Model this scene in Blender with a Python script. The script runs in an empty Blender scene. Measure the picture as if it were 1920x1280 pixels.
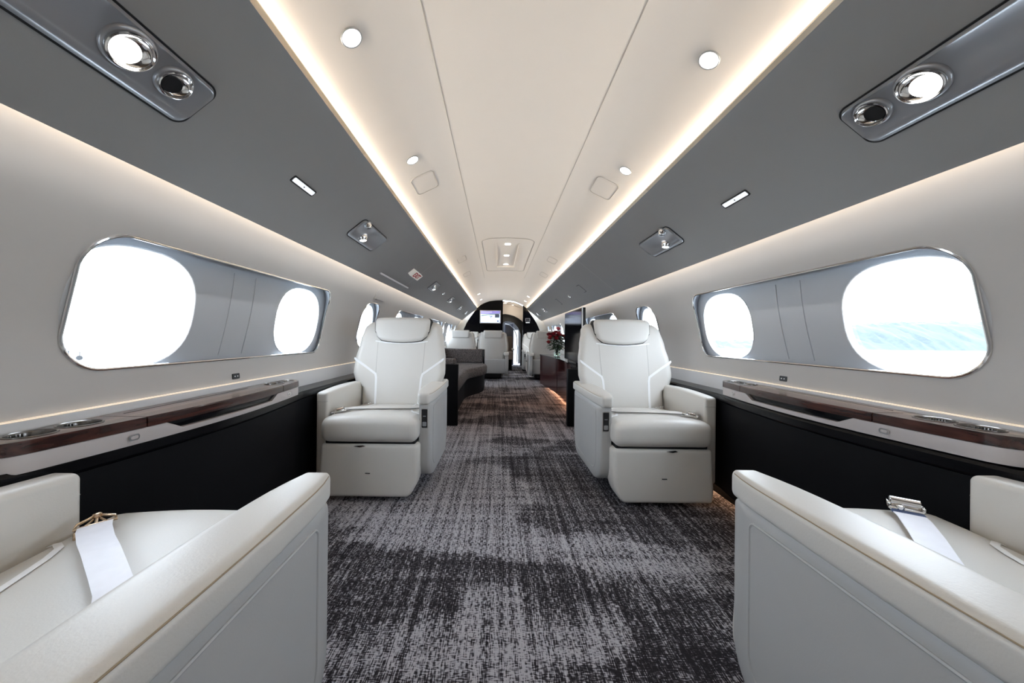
import bpy, bmesh, math, random
from mathutils import Vector, Matrix
random.seed(7)
sc = bpy.context.scene
PI = math.pi
# ------------------------------------------------------------------ camera
CX, CZ = -0.098, 0.95
cam_d = bpy.data.cameras.new('camera')
cam = bpy.data.objects.new('camera', cam_d)
sc.collection.objects.link(cam)
cam_d.sensor_width = 36.0
cam_d.lens = 12.0
cam_d.shift_x = 26 / 1920
cam_d.shift_y = -8 / 1920
cam_d.clip_start = 0.02
cam_d.clip_end = 2000
cam.matrix_world = (Matrix.Translation((CX, 0, CZ)) @ Matrix.Rotation(PI / 2, 4, 'X') @ Matrix.Rotation(math.radians(0.6), 4, 'Z'))
sc.camera = cam
# ------------------------------------------------------------------ world, exposure
sc.view_settings.view_transform = 'Standard'
sc.view_settings.look = 'None'
sc.view_settings.gamma = 1.0
sc.view_settings.use_curve_mapping = False
sc.view_settings.exposure = 0.45
w = bpy.data.worlds.new('overcast_sky')
sc.world = w
w.use_nodes = True
bg = w.node_tree.nodes['Background']
bg.inputs['Color'].default_value = (0.79, 0.89, 1.0, 1)
bg.inputs['Strength'].default_value = 11.0
sc.cycles.use_denoising = True
sc.cycles.max_bounces = 14
sc.cycles.diffuse_bounces = 8
sc.cycles.glossy_bounces = 5
sc.cycles.transparent_max_bounces = 8
sc.cycles.caustics_reflective = False
sc.cycles.caustics_refractive = False
sc.cycles.sample_clamp_indirect = 6.0

def area(name, loc, direction, sx, sy, power, color, portal=False, spread=180, spec=1.0):
    d = bpy.data.lights.new(name, 'AREA')
    d.shape = 'RECTANGLE'
    d.size = sx
    d.size_y = sy
    d.energy = power
    d.color = color
    d.spread = math.radians(spread)
    d.specular_factor = spec
    o = bpy.data.objects.new(name, d)
    sc.collection.objects.link(o)
    z = -Vector(direction).normalized()
    y = Vector((0, 1, 0))
    if abs(z.dot(y)) > .9:
        y = Vector((1, 0, 0))
    x = y.cross(z).normalized()
    y = z.cross(x)
    m = Matrix((x, y, z)).transposed().to_4x4()
    m.translation = Vector(loc)
    o.matrix_world = m
    if portal:
        d.cycles.is_portal = True
    return o

WARM = (1.0, 0.80, 0.52)
Y0, Y1 = -2.2, 9.62
for s in (-1, 1):
    # LED strips of the ceiling cove (hidden behind the lip) and of the wall wash under the overhead panels
    area('cove_led', (s * 0.770, (Y0 + Y1) / 2, 1.748), (-s * 0.80, 0, 0.60), 0.02, Y1 - Y0, 26, (1.0, 0.88, 0.68), spec=0.2)
    area('wall_wash_led', (s * 1.090, (Y0 + Y1) / 2, 1.462), (s * 0.80, 0, -0.60), 0.014, Y1 - Y0, 10.5, (1.0, 0.82, 0.62), spec=0.2)
    area('floor_glow_led', (s * 1.255, 0.9, 0.070), (0, 0, -1), 0.02, 5.2, 3.0 if s > 0 else 0.4, (1.0, 0.58, 0.32), spec=0.2)
area('credenza_floor_led', (0.90, 5.3, 0.045), (-0.3, 0, -1), 0.02, 2.4, 3.2, (1.0, 0.58, 0.35), spec=0.2)

# ------------------------------------------------------------------ materials
def new_mat(name):
    m = bpy.data.materials.new(name)
    m.use_nodes = True
    return m, m.node_tree, m.node_tree.nodes['Principled BSDF']
def N(nt, t, **kw):
    n = nt.nodes.new(t)
    for k, v in kw.items():
        if k in n.inputs.keys() if hasattr(n.inputs, 'keys') else False:
            n.inputs[k].default_value = v
        else:
            setattr(n, k, v)
    return n
def mat(name, col, rough=0.5, metal=0.0, var=0.0, scale=8.0, bump=0.0, bscale=300.0, coat=0.0, emit=None, estr=0.0, spec=None):
    m, nt, b = new_mat(name)
    b.inputs['Base Color'].default_value = (*col, 1)
    b.inputs['Roughness'].default_value = rough
    b.inputs['Metallic'].default_value = metal
    b.inputs['Coat Weight'].default_value = coat
    b.inputs['Coat Roughness'].default_value = 0.05
    if spec is not None:
        b.inputs['Specular IOR Level'].default_value = spec
    tc = nt.nodes.new('ShaderNodeTexCoord')
    if var > 0:
        n = nt.nodes.new('ShaderNodeTexNoise')
        n.inputs['Scale'].default_value = scale
        n.inputs['Detail'].default_value = 3
        nt.links.new(tc.outputs['Object'], n.inputs['Vector'])
        r = nt.nodes.new('ShaderNodeMapRange')
        r.inputs['To Min'].default_value = 1 - var
        r.inputs['To Max'].default_value = 1 + var
        nt.links.new(n.outputs['Fac'], r.inputs['Value'])
        mx = nt.nodes.new('ShaderNodeVectorMath')
        mx.operation = 'SCALE'
        mx.inputs[0].default_value = col
        nt.links.new(r.outputs[0], mx.inputs['Scale'])
        nt.links.new(mx.outputs[0], b.inputs['Base Color'])
    if bump > 0:
        n = nt.nodes.new('ShaderNodeTexNoise')
        n.inputs['Scale'].default_value = bscale
        n.inputs['Detail'].default_value = 2
        nt.links.new(tc.outputs['Object'], n.inputs['Vector'])
        bp = nt.nodes.new('ShaderNodeBump')
        bp.inputs['Strength'].default_value = bump
        bp.inputs['Distance'].default_value = 0.002
        nt.links.new(n.outputs['Fac'], bp.inputs['Height'])
        nt.links.new(bp.outputs[0], b.inputs['Normal'])
    if emit:
        b.inputs['Emission Color'].default_value = (*emit, 1)
        b.inputs['Emission Strength'].default_value = estr
    return m

M = {}
M['wall'] = mat('wall_vinyl', (0.50, 0.485, 0.47), 0.45, var=0.02, bump=0.05, bscale=120)
M['dado'] = mat('dado_vinyl', (0.68, 0.68, 0.69), 0.4)
M['ceiling'] = mat('ceiling_cream_vinyl', (0.78, 0.72, 0.665), 0.5, var=0.015, bump=0.04, bscale=90)
M['panel'] = mat('grey_overhead_leather', (0.275, 0.270, 0.265), 0.42, var=0.03, bump=0.06, bscale=200)
M['trim'] = mat('champagne_lip', (0.42, 0.36, 0.28), 0.25, metal=0.7)
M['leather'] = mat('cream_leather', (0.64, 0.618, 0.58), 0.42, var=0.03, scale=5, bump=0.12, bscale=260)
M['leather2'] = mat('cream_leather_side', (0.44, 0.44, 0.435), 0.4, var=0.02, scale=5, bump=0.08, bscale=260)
M['piping'] = mat('white_piping', (0.86, 0.86, 0.86), 0.4)
M['seam'] = mat('stitched_seam', (0.40, 0.385, 0.36), 0.7)
M['bulk'] = mat('black_bulkhead_lacquer', (0.002, 0.002, 0.003), 0.12, spec=0.12)
M['ledge'] = mat('black_ledge_lacquer', (0.003, 0.003, 0.004), 0.22, spec=0.2)
M['well'] = mat('dark_well_metal', (0.16, 0.15, 0.14), 0.22, metal=0.9)
M['dark'] = mat('matte_black_panel', (0.003, 0.003, 0.004), 0.6, var=0.1, spec=0.12)
M['gap'] = mat('dark_gap', (0.02, 0.02, 0.02), 0.8)
M['blackgloss'] = mat('black_gloss_lacquer', (0.003, 0.003, 0.004), 0.09, spec=0.3)
M['chrome'] = mat('chrome', (0.72, 0.71, 0.70), 0.12, metal=1.0)
M['satin'] = mat('satin_metal', (0.36, 0.365, 0.38), 0.30, metal=0.45)
M['silver'] = mat('silver_taupe_band', (0.52, 0.48, 0.47), 0.42, metal=0.25)
M['bronze'] = mat('bronze', (0.62, 0.47, 0.33), 0.25, metal=1.0)
M['grille'] = mat('speaker_grille', (0.10, 0.10, 0.105), 0.7, bump=0.4, bscale=900)
M['black'] = mat('black_plastic', (0.008, 0.008, 0.009), 0.35)
M['belt'] = mat('white_satin_webbing', (0.80, 0.80, 0.86), 0.45, var=0.06, scale=40)
M['lens'] = mat('lit_lens', (1, 1, 1), 0.4, emit=(1.0, 0.97, 0.93), estr=14)
M['lens_soft'] = mat('lit_bar', (1, 1, 1), 0.4, emit=(1.0, 0.97, 0.93), estr=1.6)
M['lens_dim'] = mat('lit_slot', (1, 1, 1), 0.4, emit=(0.9, 0.95, 1.0), estr=0.5)
M['led'] = mat('warm_led_line', (1, 0.9, 0.75), 0.5, emit=(1.0, 0.78, 0.56), estr=0.30)
M['lining'] = mat('window_lining', (0.46, 0.48, 0.51), 0.4)
M['tweed'] = None
M['redgloss'] = None
M['rose'] = mat('rose_petals', (0.22, 0.006, 0.010), 0.5)
M['pink'] = mat('pink_rose_petals', (0.55, 0.08, 0.10), 0.5)
M['green'] = mat('flower_leaf', (0.015, 0.032, 0.012), 0.5)
M['white'] = mat('white_plastic', (0.75, 0.73, 0.70), 0.4)
M['sign'] = mat('sign_face', (0.80, 0.77, 0.72), 0.4, emit=(1, .93, .85), estr=.12)
M['red'] = mat('red_letters', (0.45, 0.02, 0.02), 0.5)
M['cream_trim'] = mat('cream_arch_trim', (0.50, 0.47, 0.42), 0.4)
M['greydoor'] = mat('grey_blue_door', (0.10, 0.11, 0.15), 0.4)
M['taupe'] = mat('taupe_upholstery', (0.22, 0.17, 0.14), 0.7, var=0.1)
M['bottle'] = mat('dark_bottle_glass', (0.01, 0.006, 0.005), 0.1, coat=0.5)

def carpet():
    m, nt, b = new_mat('woven_carpet')
    L = nt.links.new
    b.inputs['Roughness'].default_value = 0.95
    b.inputs['Specular IOR Level'].default_value = 0.1
    g = nt.nodes.new('ShaderNodeNewGeometry')
    sep = nt.nodes.new('ShaderNodeSeparateXYZ')
    L(g.outputs['Position'], sep.inputs[0])
    def math_(op, a, c=None, d=None, clamp=False):
        n = nt.nodes.new('ShaderNodeMath')
        n.operation = op
        n.use_clamp = clamp
        for i, v in enumerate((a, c, d)):
            if v is None: continue
            if isinstance(v, (int, float)): n.inputs[i].default_value = v
            else: L(v, n.inputs[i])
        return n.outputs[0]
    def vec(sx, sy, off=(0, 0, 0), x=None, y=None):
        c = nt.nodes.new('ShaderNodeCombineXYZ')
        L(math_('MULTIPLY_ADD', x or sep.outputs[0], sx, off[0]), c.inputs[0])
        L(math_('MULTIPLY_ADD', y or sep.outputs[1], sy, off[1]), c.inputs[1])
        return c.outputs[0]
    def noise(v, detail=0, rough=0.5):
        n = nt.nodes.new('ShaderNodeTexNoise')
        n.noise_dimensions = '2D'
        n.inputs['Scale'].default_value = 1
        n.inputs['Detail'].default_value = detail
        n.inputs['Roughness'].default_value = rough
        L(v, n.inputs['Vector'])
        return n.outputs['Fac']
    def white(v):
        n = nt.nodes.new('ShaderNodeTexWhiteNoise')
        n.noise_dimensions = '2D'
        L(v, n.inputs['Vector'])
        return n.outputs['Value']
    # jagged boundaries: shift Y per narrow column, quantise rows
    colx = math_('FLOOR', math_('MULTIPLY', sep.outputs[0], 55.0))
    cn = nt.nodes.new('ShaderNodeCombineXYZ'); L(colx, cn.inputs[0])
    shift = math_('MULTIPLY', math_('SUBTRACT', white(cn.outputs[0]), 0.5), 0.045)
    yj = math_('ADD', sep.outputs[1], shift)
    yq = math_('DIVIDE', math_('FLOOR', math_('MULTIPLY', yj, 60.0)), 60.0)
    big = noise(vec(1.5, 3.2, (3.7, 1.3), y=yq), 3, 0.6)
    field = math_('MULTIPLY_ADD', big, 3.0, -1.50)
    # hand-placed dark (-) and light (+) patches of the woven pattern: x, y, rx, ry, amount
    for (px, py, rx, ry, a) in [(-0.62, 1.30, .40, .16, -1.3), (-0.20, 1.42, .26, .07, -1.1), (-0.36, 1.20, .16, .05, -0.6), (0.20, 1.78, .26, .10, -.8),
                                (0.66, 1.80, .40, .22, -1.3), (0.72, 2.55, .60, .45, -1.2), (0.35, 2.45, .30, .22, -.8), (-0.45, 1.75, .38, .20, 1.0), (-0.1, 2.25, .22, .55, .8),
                                (-0.12, 1.60, .22, .18, .8), (-0.12, 1.22, .10, .07, 0.9), (0.5, 1.45, .40, .12, .5), (-.55, 2.5, .35, .6, .8), (-.35, 3.3, .3, .5, .7), (.35, 3.35, .35, .16, .9),
                                (0.0, 4.3, .6, .55, -.25), (.6, 4.6, .3, .8, .2), (-0.2, 6.9, .6, .30, 2.2), (0.8, 1.15, .3, .2, -.6)]:
        dx = math_('MULTIPLY', math_('SUBTRACT', sep.outputs[0], px), 1 / rx)
        dy = math_('MULTIPLY', math_('SUBTRACT', yq, py), 1 / ry)
        r2 = math_('ADD', math_('MULTIPLY', dx, dx), math_('MULTIPLY', dy, dy))
        e = math_('EXPONENT', math_('MULTIPLY', r2, -1.0))
        field = math_('MULTIPLY_ADD', e, a, field)
    field = math_('MULTIPLY', field, 3.6)
    field = math_('MINIMUM', math_('MAXIMUM', field, -0.9), 0.75)
    st = noise(vec(34.0, 0.7, (1.1, 5.0)), 3, 0.85)
    st2 = noise(vec(1.2, 18.0, (9.1, 2.0)), 2, 0.7)
    streak = math_('ADD', math_('MULTIPLY_ADD', st, 6.0, -3.0), math_('MULTIPLY_ADD', st2, 2.4, -1.2))
    dens = math_('ADD', math_('MULTIPLY', field, 0.75), math_('MULTIPLY', streak, 0.75))
    th = noise(vec(300.0, 40.0), 0)
    th2 = noise(vec(70.0, 260.0, (4, 8)), 0)
    t = math_('MULTIPLY_ADD', math_('ADD', th, th2), 3.4, -3.4)
    v = math_('MULTIPLY_ADD', math_('ADD', dens, t), 0.55, 0.46, clamp=True)
    ramp = nt.nodes.new('ShaderNodeValToRGB')
    cr = ramp.color_ramp
    cr.elements[0].color = (0.022, 0.019, 0.022, 1)
    cr.elements[1].color = (0.42, 0.405, 0.435, 1)
    e = cr.elements.new(0.5); e.color = (0.115, 0.108, 0.12, 1)
    L(v, ramp.inputs[0])
    # browner dye in the middle of the cabin
    bm_ = math_('SUBTRACT', 1.0, math_('MULTIPLY', math_('ABSOLUTE', math_('SUBTRACT', sep.outputs[1], 4.9)), 0.50), clamp=True)
    mix = nt.nodes.new('ShaderNodeMix'); mix.data_type = 'RGBA'; mix.blend_type = 'MULTIPLY'
    L(math_('MULTIPLY', bm_, 0.95), mix.inputs[0]); L(ramp.outputs[0], mix.inputs[6]); mix.inputs[7].default_value = (0.86, 0.60, 0.46, 1)
    L(mix.outputs[2], b.inputs['Base Color'])
    bp = nt.nodes.new('ShaderNodeBump'); bp.inputs['Strength'].default_value = 0.5; bp.inputs['Distance'].default_value = 0.004
    L(math_('ADD', th, th2), bp.inputs['Height']); L(bp.outputs[0], b.inputs['Normal'])
    return m
M['carpet'] = carpet()

def wood(name, c0, c1, coat=0.25, sc_=(60, 3, 60), rough=0.22):
    m, nt, b = new_mat(name)
    L = nt.links.new
    tc = nt.nodes.new('ShaderNodeTexCoord')
    mp = nt.nodes.new('ShaderNodeMapping'); mp.inputs['Scale'].default_value = sc_
    L(tc.outputs['Object'], mp.inputs[0])
    n = nt.nodes.new('ShaderNodeTexNoise'); n.inputs['Scale'].default_value = 1.0; n.inputs['Detail'].default_value = 5; n.inputs['Distortion'].default_value = 0.6
    L(mp.outputs[0], n.inputs[0])
    r = nt.nodes.new('ShaderNodeValToRGB')
    r.color_ramp.elements[0].position = .35; r.color_ramp.elements[1].position = .68
    r.color_ramp.elements[0].color = (*c0, 1); r.color_ramp.elements[1].color = (*c1, 1)
    L(n.outputs['Fac'], r.inputs[0]); L(r.outputs[0], b.inputs['Base Color'])
    b.inputs['Roughness'].default_value = rough
    b.inputs['Coat Weight'].default_value = coat
    b.inputs['Coat Roughness'].default_value = 0.06
    return m
M['wood'] = wood('rosewood_veneer', (0.014, 0.005, 0.004), (0.075, 0.027, 0.020))
M['redgloss'] = wood('mahogany_gloss', (0.014, 0.002, 0.002), (0.060, 0.010, 0.010), 0.0, (4, 4, 50), rough=0.10)
M['redgloss'].node_tree.nodes['Principled BSDF'].inputs['Specular IOR Level'].default_value = 0.22
def tweed():
    m, nt, b = new_mat('taupe_tweed')
    L = nt.links.new
    tc = nt.nodes.new('ShaderNodeTexCoord')
    mp = nt.nodes.new('ShaderNodeMapping'); mp.inputs['Scale'].default_value = (70, 45, 170)
    L(tc.outputs['Object'], mp.inputs[0])
    n = nt.nodes.new('ShaderNodeTexNoise'); n.inputs['Scale'].default_value = 1.0; n.inputs['Detail'].default_value = 3
    L(mp.outputs[0], n.inputs[0])
    r = nt.nodes.new('ShaderNodeValToRGB')
    r.color_ramp.elements[0].position = .38; r.color_ramp.elements[1].position = .66
    r.color_ramp.elements[0].color = (0.020, 0.016, 0.016, 1); r.color_ramp.elements[1].color = (0.19, 0.16, 0.15, 1)
    L(n.outputs['Fac'], r.inputs[0]); L(r.outputs[0], b.inputs['Base Color'])
    b.inputs['Roughness'].default_value = 0.95
    return m
M['tweed'] = tweed()
def glass_mat():
    m = bpy.data.materials.new('window_glass'); m.use_nodes = True
    nt = m.node_tree; nt.nodes.clear()
    o = nt.nodes.new('ShaderNodeOutputMaterial'); mx = nt.nodes.new('ShaderNodeMixShader')
    t = nt.nodes.new('ShaderNodeBsdfTransparent'); gl = nt.nodes.new('ShaderNodeBsdfGlossy'); gl.inputs['Roughness'].default_value = 0.02
    t.inputs['Color'].default_value = (0.96, 0.98, 1, 1)
    lw = nt.nodes.new('ShaderNodeLayerWeight'); lw.inputs['Blend'].default_value = 0.5
    pw = nt.nodes.new('ShaderNodeMath'); pw.operation = 'POWER'; pw.inputs[1].default_value = 5.0; nt.links.new(lw.outputs['Facing'], pw.inputs[0])
    fr = nt.nodes.new('ShaderNodeMath'); fr.operation = 'MULTIPLY_ADD'; fr.inputs[1].default_value = 0.9; fr.inputs[2].default_value = 0.04; nt.links.new(pw.outputs[0], fr.inputs[0])
    nt.links.new(fr.outputs[0], mx.inputs[0]); nt.links.new(t.outputs[0], mx.inputs[1]); nt.links.new(gl.outputs[0], mx.inputs[2]); nt.links.new(mx.outputs[0], o.inputs[0])
    return m
M['glass'] = glass_mat()
def vase_glass():
    m, nt, b = new_mat('vase_glass')
    b.inputs['Transmission Weight'].default_value = 1.0; b.inputs['Roughness'].default_value = 0.02; b.inputs['IOR'].default_value = 1.4
    b.inputs['Base Color'].default_value = (0.92, 1, 0.96, 1)
    return m
M['vase'] = vase_glass()

# ------------------------------------------------------------------ helpers
def link(o):
    sc.collection.objects.link(o); return o
def bm_obj(name, bm, m, parent=None, smooth=True, angle=40):
    me = bpy.data.meshes.new(name)
    bmesh.ops.recalc_face_normals(bm, faces=bm.faces)
    bm.to_mesh(me); bm.free()
    ms = m if isinstance(m, (list, tuple)) else [m]
    for k in ms: me.materials.append(k)
    if smooth:
        me.shade_smooth()
        try: me.set_sharp_from_angle(angle=math.radians(angle))
        except Exception: pass
    o = bpy.data.objects.new(name, me); link(o)
    if parent is not None: o.parent = parent
    return o
def tag(o, label=None, cat=None, group=None, kind=None):
    if label: o['label'] = label
    if cat: o['category'] = cat
    if group: o['group'] = group
    if kind: o['kind'] = kind
    return o
def empty(name, loc=(0, 0, 0), rz=0.0, label=None, cat=None, group=None, kind=None):
    o = bpy.data.objects.new(name, None); link(o)
    o.location = loc; o.rotation_euler = (0, 0, rz); o.empty_display_size = 0.05
    return tag(o, label, cat, group, kind)
def copy_tree(o, parent=None):
    c = o.copy(); link(c); c.parent = parent
    for ch in list(o.children): copy_tree(ch, c)
    return c
def bx(bm, x0, x1, y0, y1, z0, z1, bev=0.0, seg=3, mat_i=0):
    r = bmesh.ops.create_cube(bm, size=1.0)
    vs = r['verts']
    for v in vs:
        v.co = Vector(((x0 + x1) / 2 + v.co.x * (x1 - x0), (y0 + y1) / 2 + v.co.y * (y1 - y0), (z0 + z1) / 2 + v.co.z * (z1 - z0)))
    fs = list({f for v in vs for f in v.link_faces})
    for f in fs: f.material_index = mat_i
    if bev > 0:
        es = list({e for v in vs for e in v.link_edges})
        bmesh.ops.bevel(bm, geom=es, offset=bev, segments=seg, profile=0.5, affect='EDGES')
    return bm
def box(name, x0, x1, y0, y1, z0, z1, m, parent=None, bev=0.0, seg=3):
    bm = bmesh.new(); bx(bm, x0, x1, y0, y1, z0, z1, bev, seg)
    return bm_obj(name, bm, m, parent)
def axis_pts(h, r, n):
    r = min(r, h * 0.999)
    e = [0.0, 0.25, 0.5, 0.75, 0.92]
    pos = [h - r + r * t for t in e]
    inner = [-(h - r) + 2 * (h - r) * i / n for i in range(1, n)] if h - r > 1e-4 else []
    return [-h] + [-p for p in reversed(pos)] + inner + pos + [h]
def rbox_bm(hx, hy, hz, r, n=(6, 4, 6), f=None, bm=None):
    """Box with truly round edges, gridded so that it can be deformed by f(x,y,z)."""
    bm = bm or bmesh.new()
    ax = [sorted(set(round(v, 6) for v in axis_pts(h, r, k))) for h, k in zip((hx, hy, hz), n)]
    H = (hx, hy, hz); core = [max(h - r, 0.0) for h in H]
    cache = {}
    def vert(p):
        k = tuple(round(c, 6) for c in p)
        if k in cache: return cache[k]
        c = [max(-core[i], min(core[i], p[i])) for i in range(3)]
        d = Vector([p[i] - c[i] for i in range(3)])
        q = Vector(c) + (d.normalized() * min(r, 1e9) if d.length > 1e-9 else d)
        if f: q = Vector(f(*q))
        v = bm.verts.new(q); cache[k] = v; return v
    for a in range(3):
        b_, c_ = (a + 1) % 3, (a + 2) % 3
        for s in (-1, 1):
            A, B = ax[b_], ax[c_]
            for i in range(len(A) - 1):
                for j in range(len(B) - 1):
                    ps = []
                    for (u, v_) in ((A[i], B[j]), (A[i + 1], B[j]), (A[i + 1], B[j + 1]), (A[i], B[j + 1])):
                        p = [0, 0, 0]; p[a] = s * H[a]; p[b_] = u; p[c_] = v_
                        ps.append(vert(p))
                    try: bm.faces.new(ps if s > 0 else ps[::-1])
                    except ValueError: pass
    return bm
def rbox(name, c, h, r, m, parent=None, n=(6, 4, 6), f=None):
    g = (lambda x, y, z: (f(x, y, z))) if f else (lambda x, y, z: (x + c[0], y + c[1], z + c[2]))
    if f: g = lambda x, y, z: tuple(a + b for a, b in zip(f(x, y, z), c))
    return bm_obj(name, rbox_bm(h[0], h[1], h[2], r, n, g), m, parent, angle=60)
def lathe(bm, prof, seg=28, mtx=None, cap=True, mat_i=0):
    """prof: [(radius, z)]"""
    rings = []
    for (r, z) in prof:
        ring = []
        for k in range(seg):
            a = 2 * PI * k / seg
            v = Vector((r * math.cos(a), r * math.sin(a), z))
            if mtx: v = mtx @ v
            ring.append(bm.verts.new(v))
        rings.append(ring)
    for a, b in zip(rings, rings[1:]):
        for k in range(seg):
            f = bm.faces.new((a[k], a[(k + 1) % seg], b[(k + 1) % seg], b[k])); f.material_index = mat_i
    if cap:
        f = bm.faces.new(rings[0][::-1]); f.material_index = mat_i
        f = bm.faces.new(rings[-1]); f.material_index = mat_i
    return bm
def tube(bm, pts, r, seg=8, closed=False):
    pts = [Vector(p) for p in pts]; n = len(pts); rings = []
    prev = None
    for i, p in enumerate(pts):
        if closed: t = pts[(i + 1) % n] - pts[i - 1]
        else: t = pts[min(i + 1, n - 1)] - pts[max(i - 1, 0)]
        t.normalize()
        up = prev if prev is not None else (Vector((0, 0, 1)) if abs(t.z) < .9 else Vector((1, 0, 0)))
        x = up - t * up.dot(t)
        if x.length < 1e-5: x = Vector((1, 0, 0)).cross(t)
        x.normalize(); prev = x; y = t.cross(x)
        rings.append([bm.verts.new(p + (x * math.cos(2 * PI * k / seg) + y * math.sin(2 * PI * k / seg)) * r) for k in range(seg)])
    m_ = n if closed else n - 1
    for i in range(m_):
        a, b = rings[i], rings[(i + 1) % n]
        for k in range(seg): bm.faces.new((a[k], a[(k + 1) % seg], b[(k + 1) % seg], b[k]))
    if not closed:
        bm.faces.new(rings[0][::-1]); bm.faces.new(rings[-1])
    return bm
def prism(bm, pts, d, mtx=None):
    """closed outline pts (2D) extruded from 0 to d along local z, placed by mtx"""
    mtx = mtx or Matrix.Identity(4)
    a = [bm.verts.new(mtx @ Vector((p[0], p[1], 0))) for p in pts]
    b = [bm.verts.new(mtx @ Vector((p[0], p[1], d))) for p in pts]
    n = len(pts)
    for i in range(n): bm.faces.new((a[i], a[(i + 1) % n], b[(i + 1) % n], b[i]))
    bm.faces.new(a[::-1]); bm.faces.new(b)
    return bm
def rrect(x0, x1, y0, y1, r, seg=8):
    if not isinstance(r, (list, tuple)): r = [r] * 4
    out = []
    for (cx, cy, a0, rr) in ((x1 - r[0], y1 - r[0], 0, r[0]), (x0 + r[1], y1 - r[1], PI / 2, r[1]), (x0 + r[2], y0 + r[2], PI, r[2]), (x1 - r[3], y0 + r[3], 1.5 * PI, r[3])):
        for k in range(seg + 1):
            a = a0 + PI / 2 * k / seg
            out.append((cx + rr * math.cos(a), cy + rr * math.sin(a)))
    return out
def oval(cx, cy, hx, hy, p=2.6, n=40):
    out = []
    for k in range(n):
        a = 2 * PI * k / n; c, s = math.cos(a), math.sin(a)
        out.append((cx + hx * math.copysign(abs(c) ** (2 / p), c), cy + hy * math.copysign(abs(s) ** (2 / p), s)))
    return out
def ribbon(bm, pts, wvecs, th=0.002, up=None):
    """flat strap through pts, half-width vectors, with thickness along up"""
    rows = []
    for i, p in enumerate(pts):
        p = Vector(p); w_ = Vector(wvecs[i] if isinstance(wvecs[0], (list, tuple, Vector)) else wvecs)
        t = (Vector(pts[min(i + 1, len(pts) - 1)]) - Vector(pts[max(i - 1, 0)])).normalized()
        n = Vector(up) if up else w_.cross(t).normalized()
        rows.append([bm.verts.new(p - w_), bm.verts.new(p + w_), bm.verts.new(p + w_ + n * th), bm.verts.new(p - w_ + n * th)])
    for a, b in zip(rows, rows[1:]):
        for k in range(4): bm.faces.new((a[k], a[(k + 1) % 4], b[(k + 1) % 4], b[k]))
    bm.faces.new(rows[0][::-1]); bm.faces.new(rows[-1])
    return bm
def text_mesh(name, body, size, m, parent, mtx, ext=0.001, bold=0.0):
    cu = bpy.data.curves.new(name, 'FONT'); cu.body = body; cu.size = size; cu.extrude = ext; cu.offset = bold
    cu.align_x = 'CENTER'; cu.align_y = 'CENTER'
    t = bpy.data.objects.new(name, cu); link(t)
    dg = bpy.context.evaluated_depsgraph_get(); dg.update()
    me = bpy.data.meshes.new_from_object(t.evaluated_get(dg))
    bpy.data.objects.remove(t)
    me.transform(mtx); me.materials.clear(); me.materials.append(m)
    o = bpy.data.objects.new(name, me); link(o); o.parent = parent
    return o

# ------------------------------------------------------------------ the cabin shell
def catmull(P, n=8):
    out = []
    for i in range(len(P) - 1):
        p0 = P[max(i - 1, 0)]; p1 = P[i]; p2 = P[i + 1]; p3 = P[min(i + 2, len(P) - 1)]
        for k in range(n):
            t = k / n
            out.append(tuple(0.5 * (2 * b + (c - a) * t + (2 * a - 5 * b + 4 * c - d) * t * t + (3 * b - a - 3 * c + d) * t ** 3) for a, b, c, d in zip(p0, p1, p2, p3)))
    out.append(tuple(P[-1])); return out
WALLP = catmull([(1.30, -0.02), (1.32, 0.40), (1.332, 0.70), (1.343, 0.85), (1.338, 0.97), (1.312, 1.09), (1.268, 1.205), (1.215, 1.31), (1.16, 1.41), (1.10, 1.50), (1.03, 1.59)], 6)
def wx(z):
    if z <= WALLP[0][1]: return WALLP[0][0]
    for (x0, z0), (x1, z1) in zip(WALLP, WALLP[1:]):
        if z <= z1: return x0 + (x1 - x0) * (z - z0) / (z1 - z0)
    return WALLP[-1][0]
def wslope(z): return (wx(z + .01) - wx(z - .01)) / .02
YA, YB = -2.2, 9.74

def build_wall(side, holes, name):
    bm = bmesh.new()
    loops = [[(YA, -0.02), (YB, -0.02), (YB, 1.59), (YA, 1.59)]] + holes
    es = []
    for lp in loops:
        vs = [bm.verts.new((0, p[0], p[1])) for p in lp]
        for i in range(len(vs)): es.append(bm.edges.new((vs[i], vs[(i + 1) % len(vs)])))
    bmesh.ops.triangle_fill(bm, use_beauty=True, use_dissolve=False, edges=es, normal=(1, 0, 0))
    for (x, z) in WALLP[1:-1]:
        bmesh.ops.bisect_plane(bm, geom=bm.verts[:] + bm.edges[:] + bm.faces[:], plane_co=(0, 0, z), plane_no=(0, 0, 1), dist=1e-6)
    for v in bm.verts: v.co.x = side * wx(v.co.z)
    me = bpy.data.meshes.new(name)
    bm.to_mesh(me); bm.free()
    me.shade_smooth()
    nr = []
    for v in me.vertices:
        s = wslope(v.co.z); nr.append(Vector((-side, 0, side * side * s)).normalized())
    # faces must point inward for the custom normals to agree
    if me.polygons[0].normal.x * side > 0: me.flip_normals()
    me.normals_split_custom_set_from_vertices(nr)
    me.materials.append(M['wall'])
    o = bpy.data.objects.new(name, me); link(o); o['kind'] = 'structure'
    return o
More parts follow.
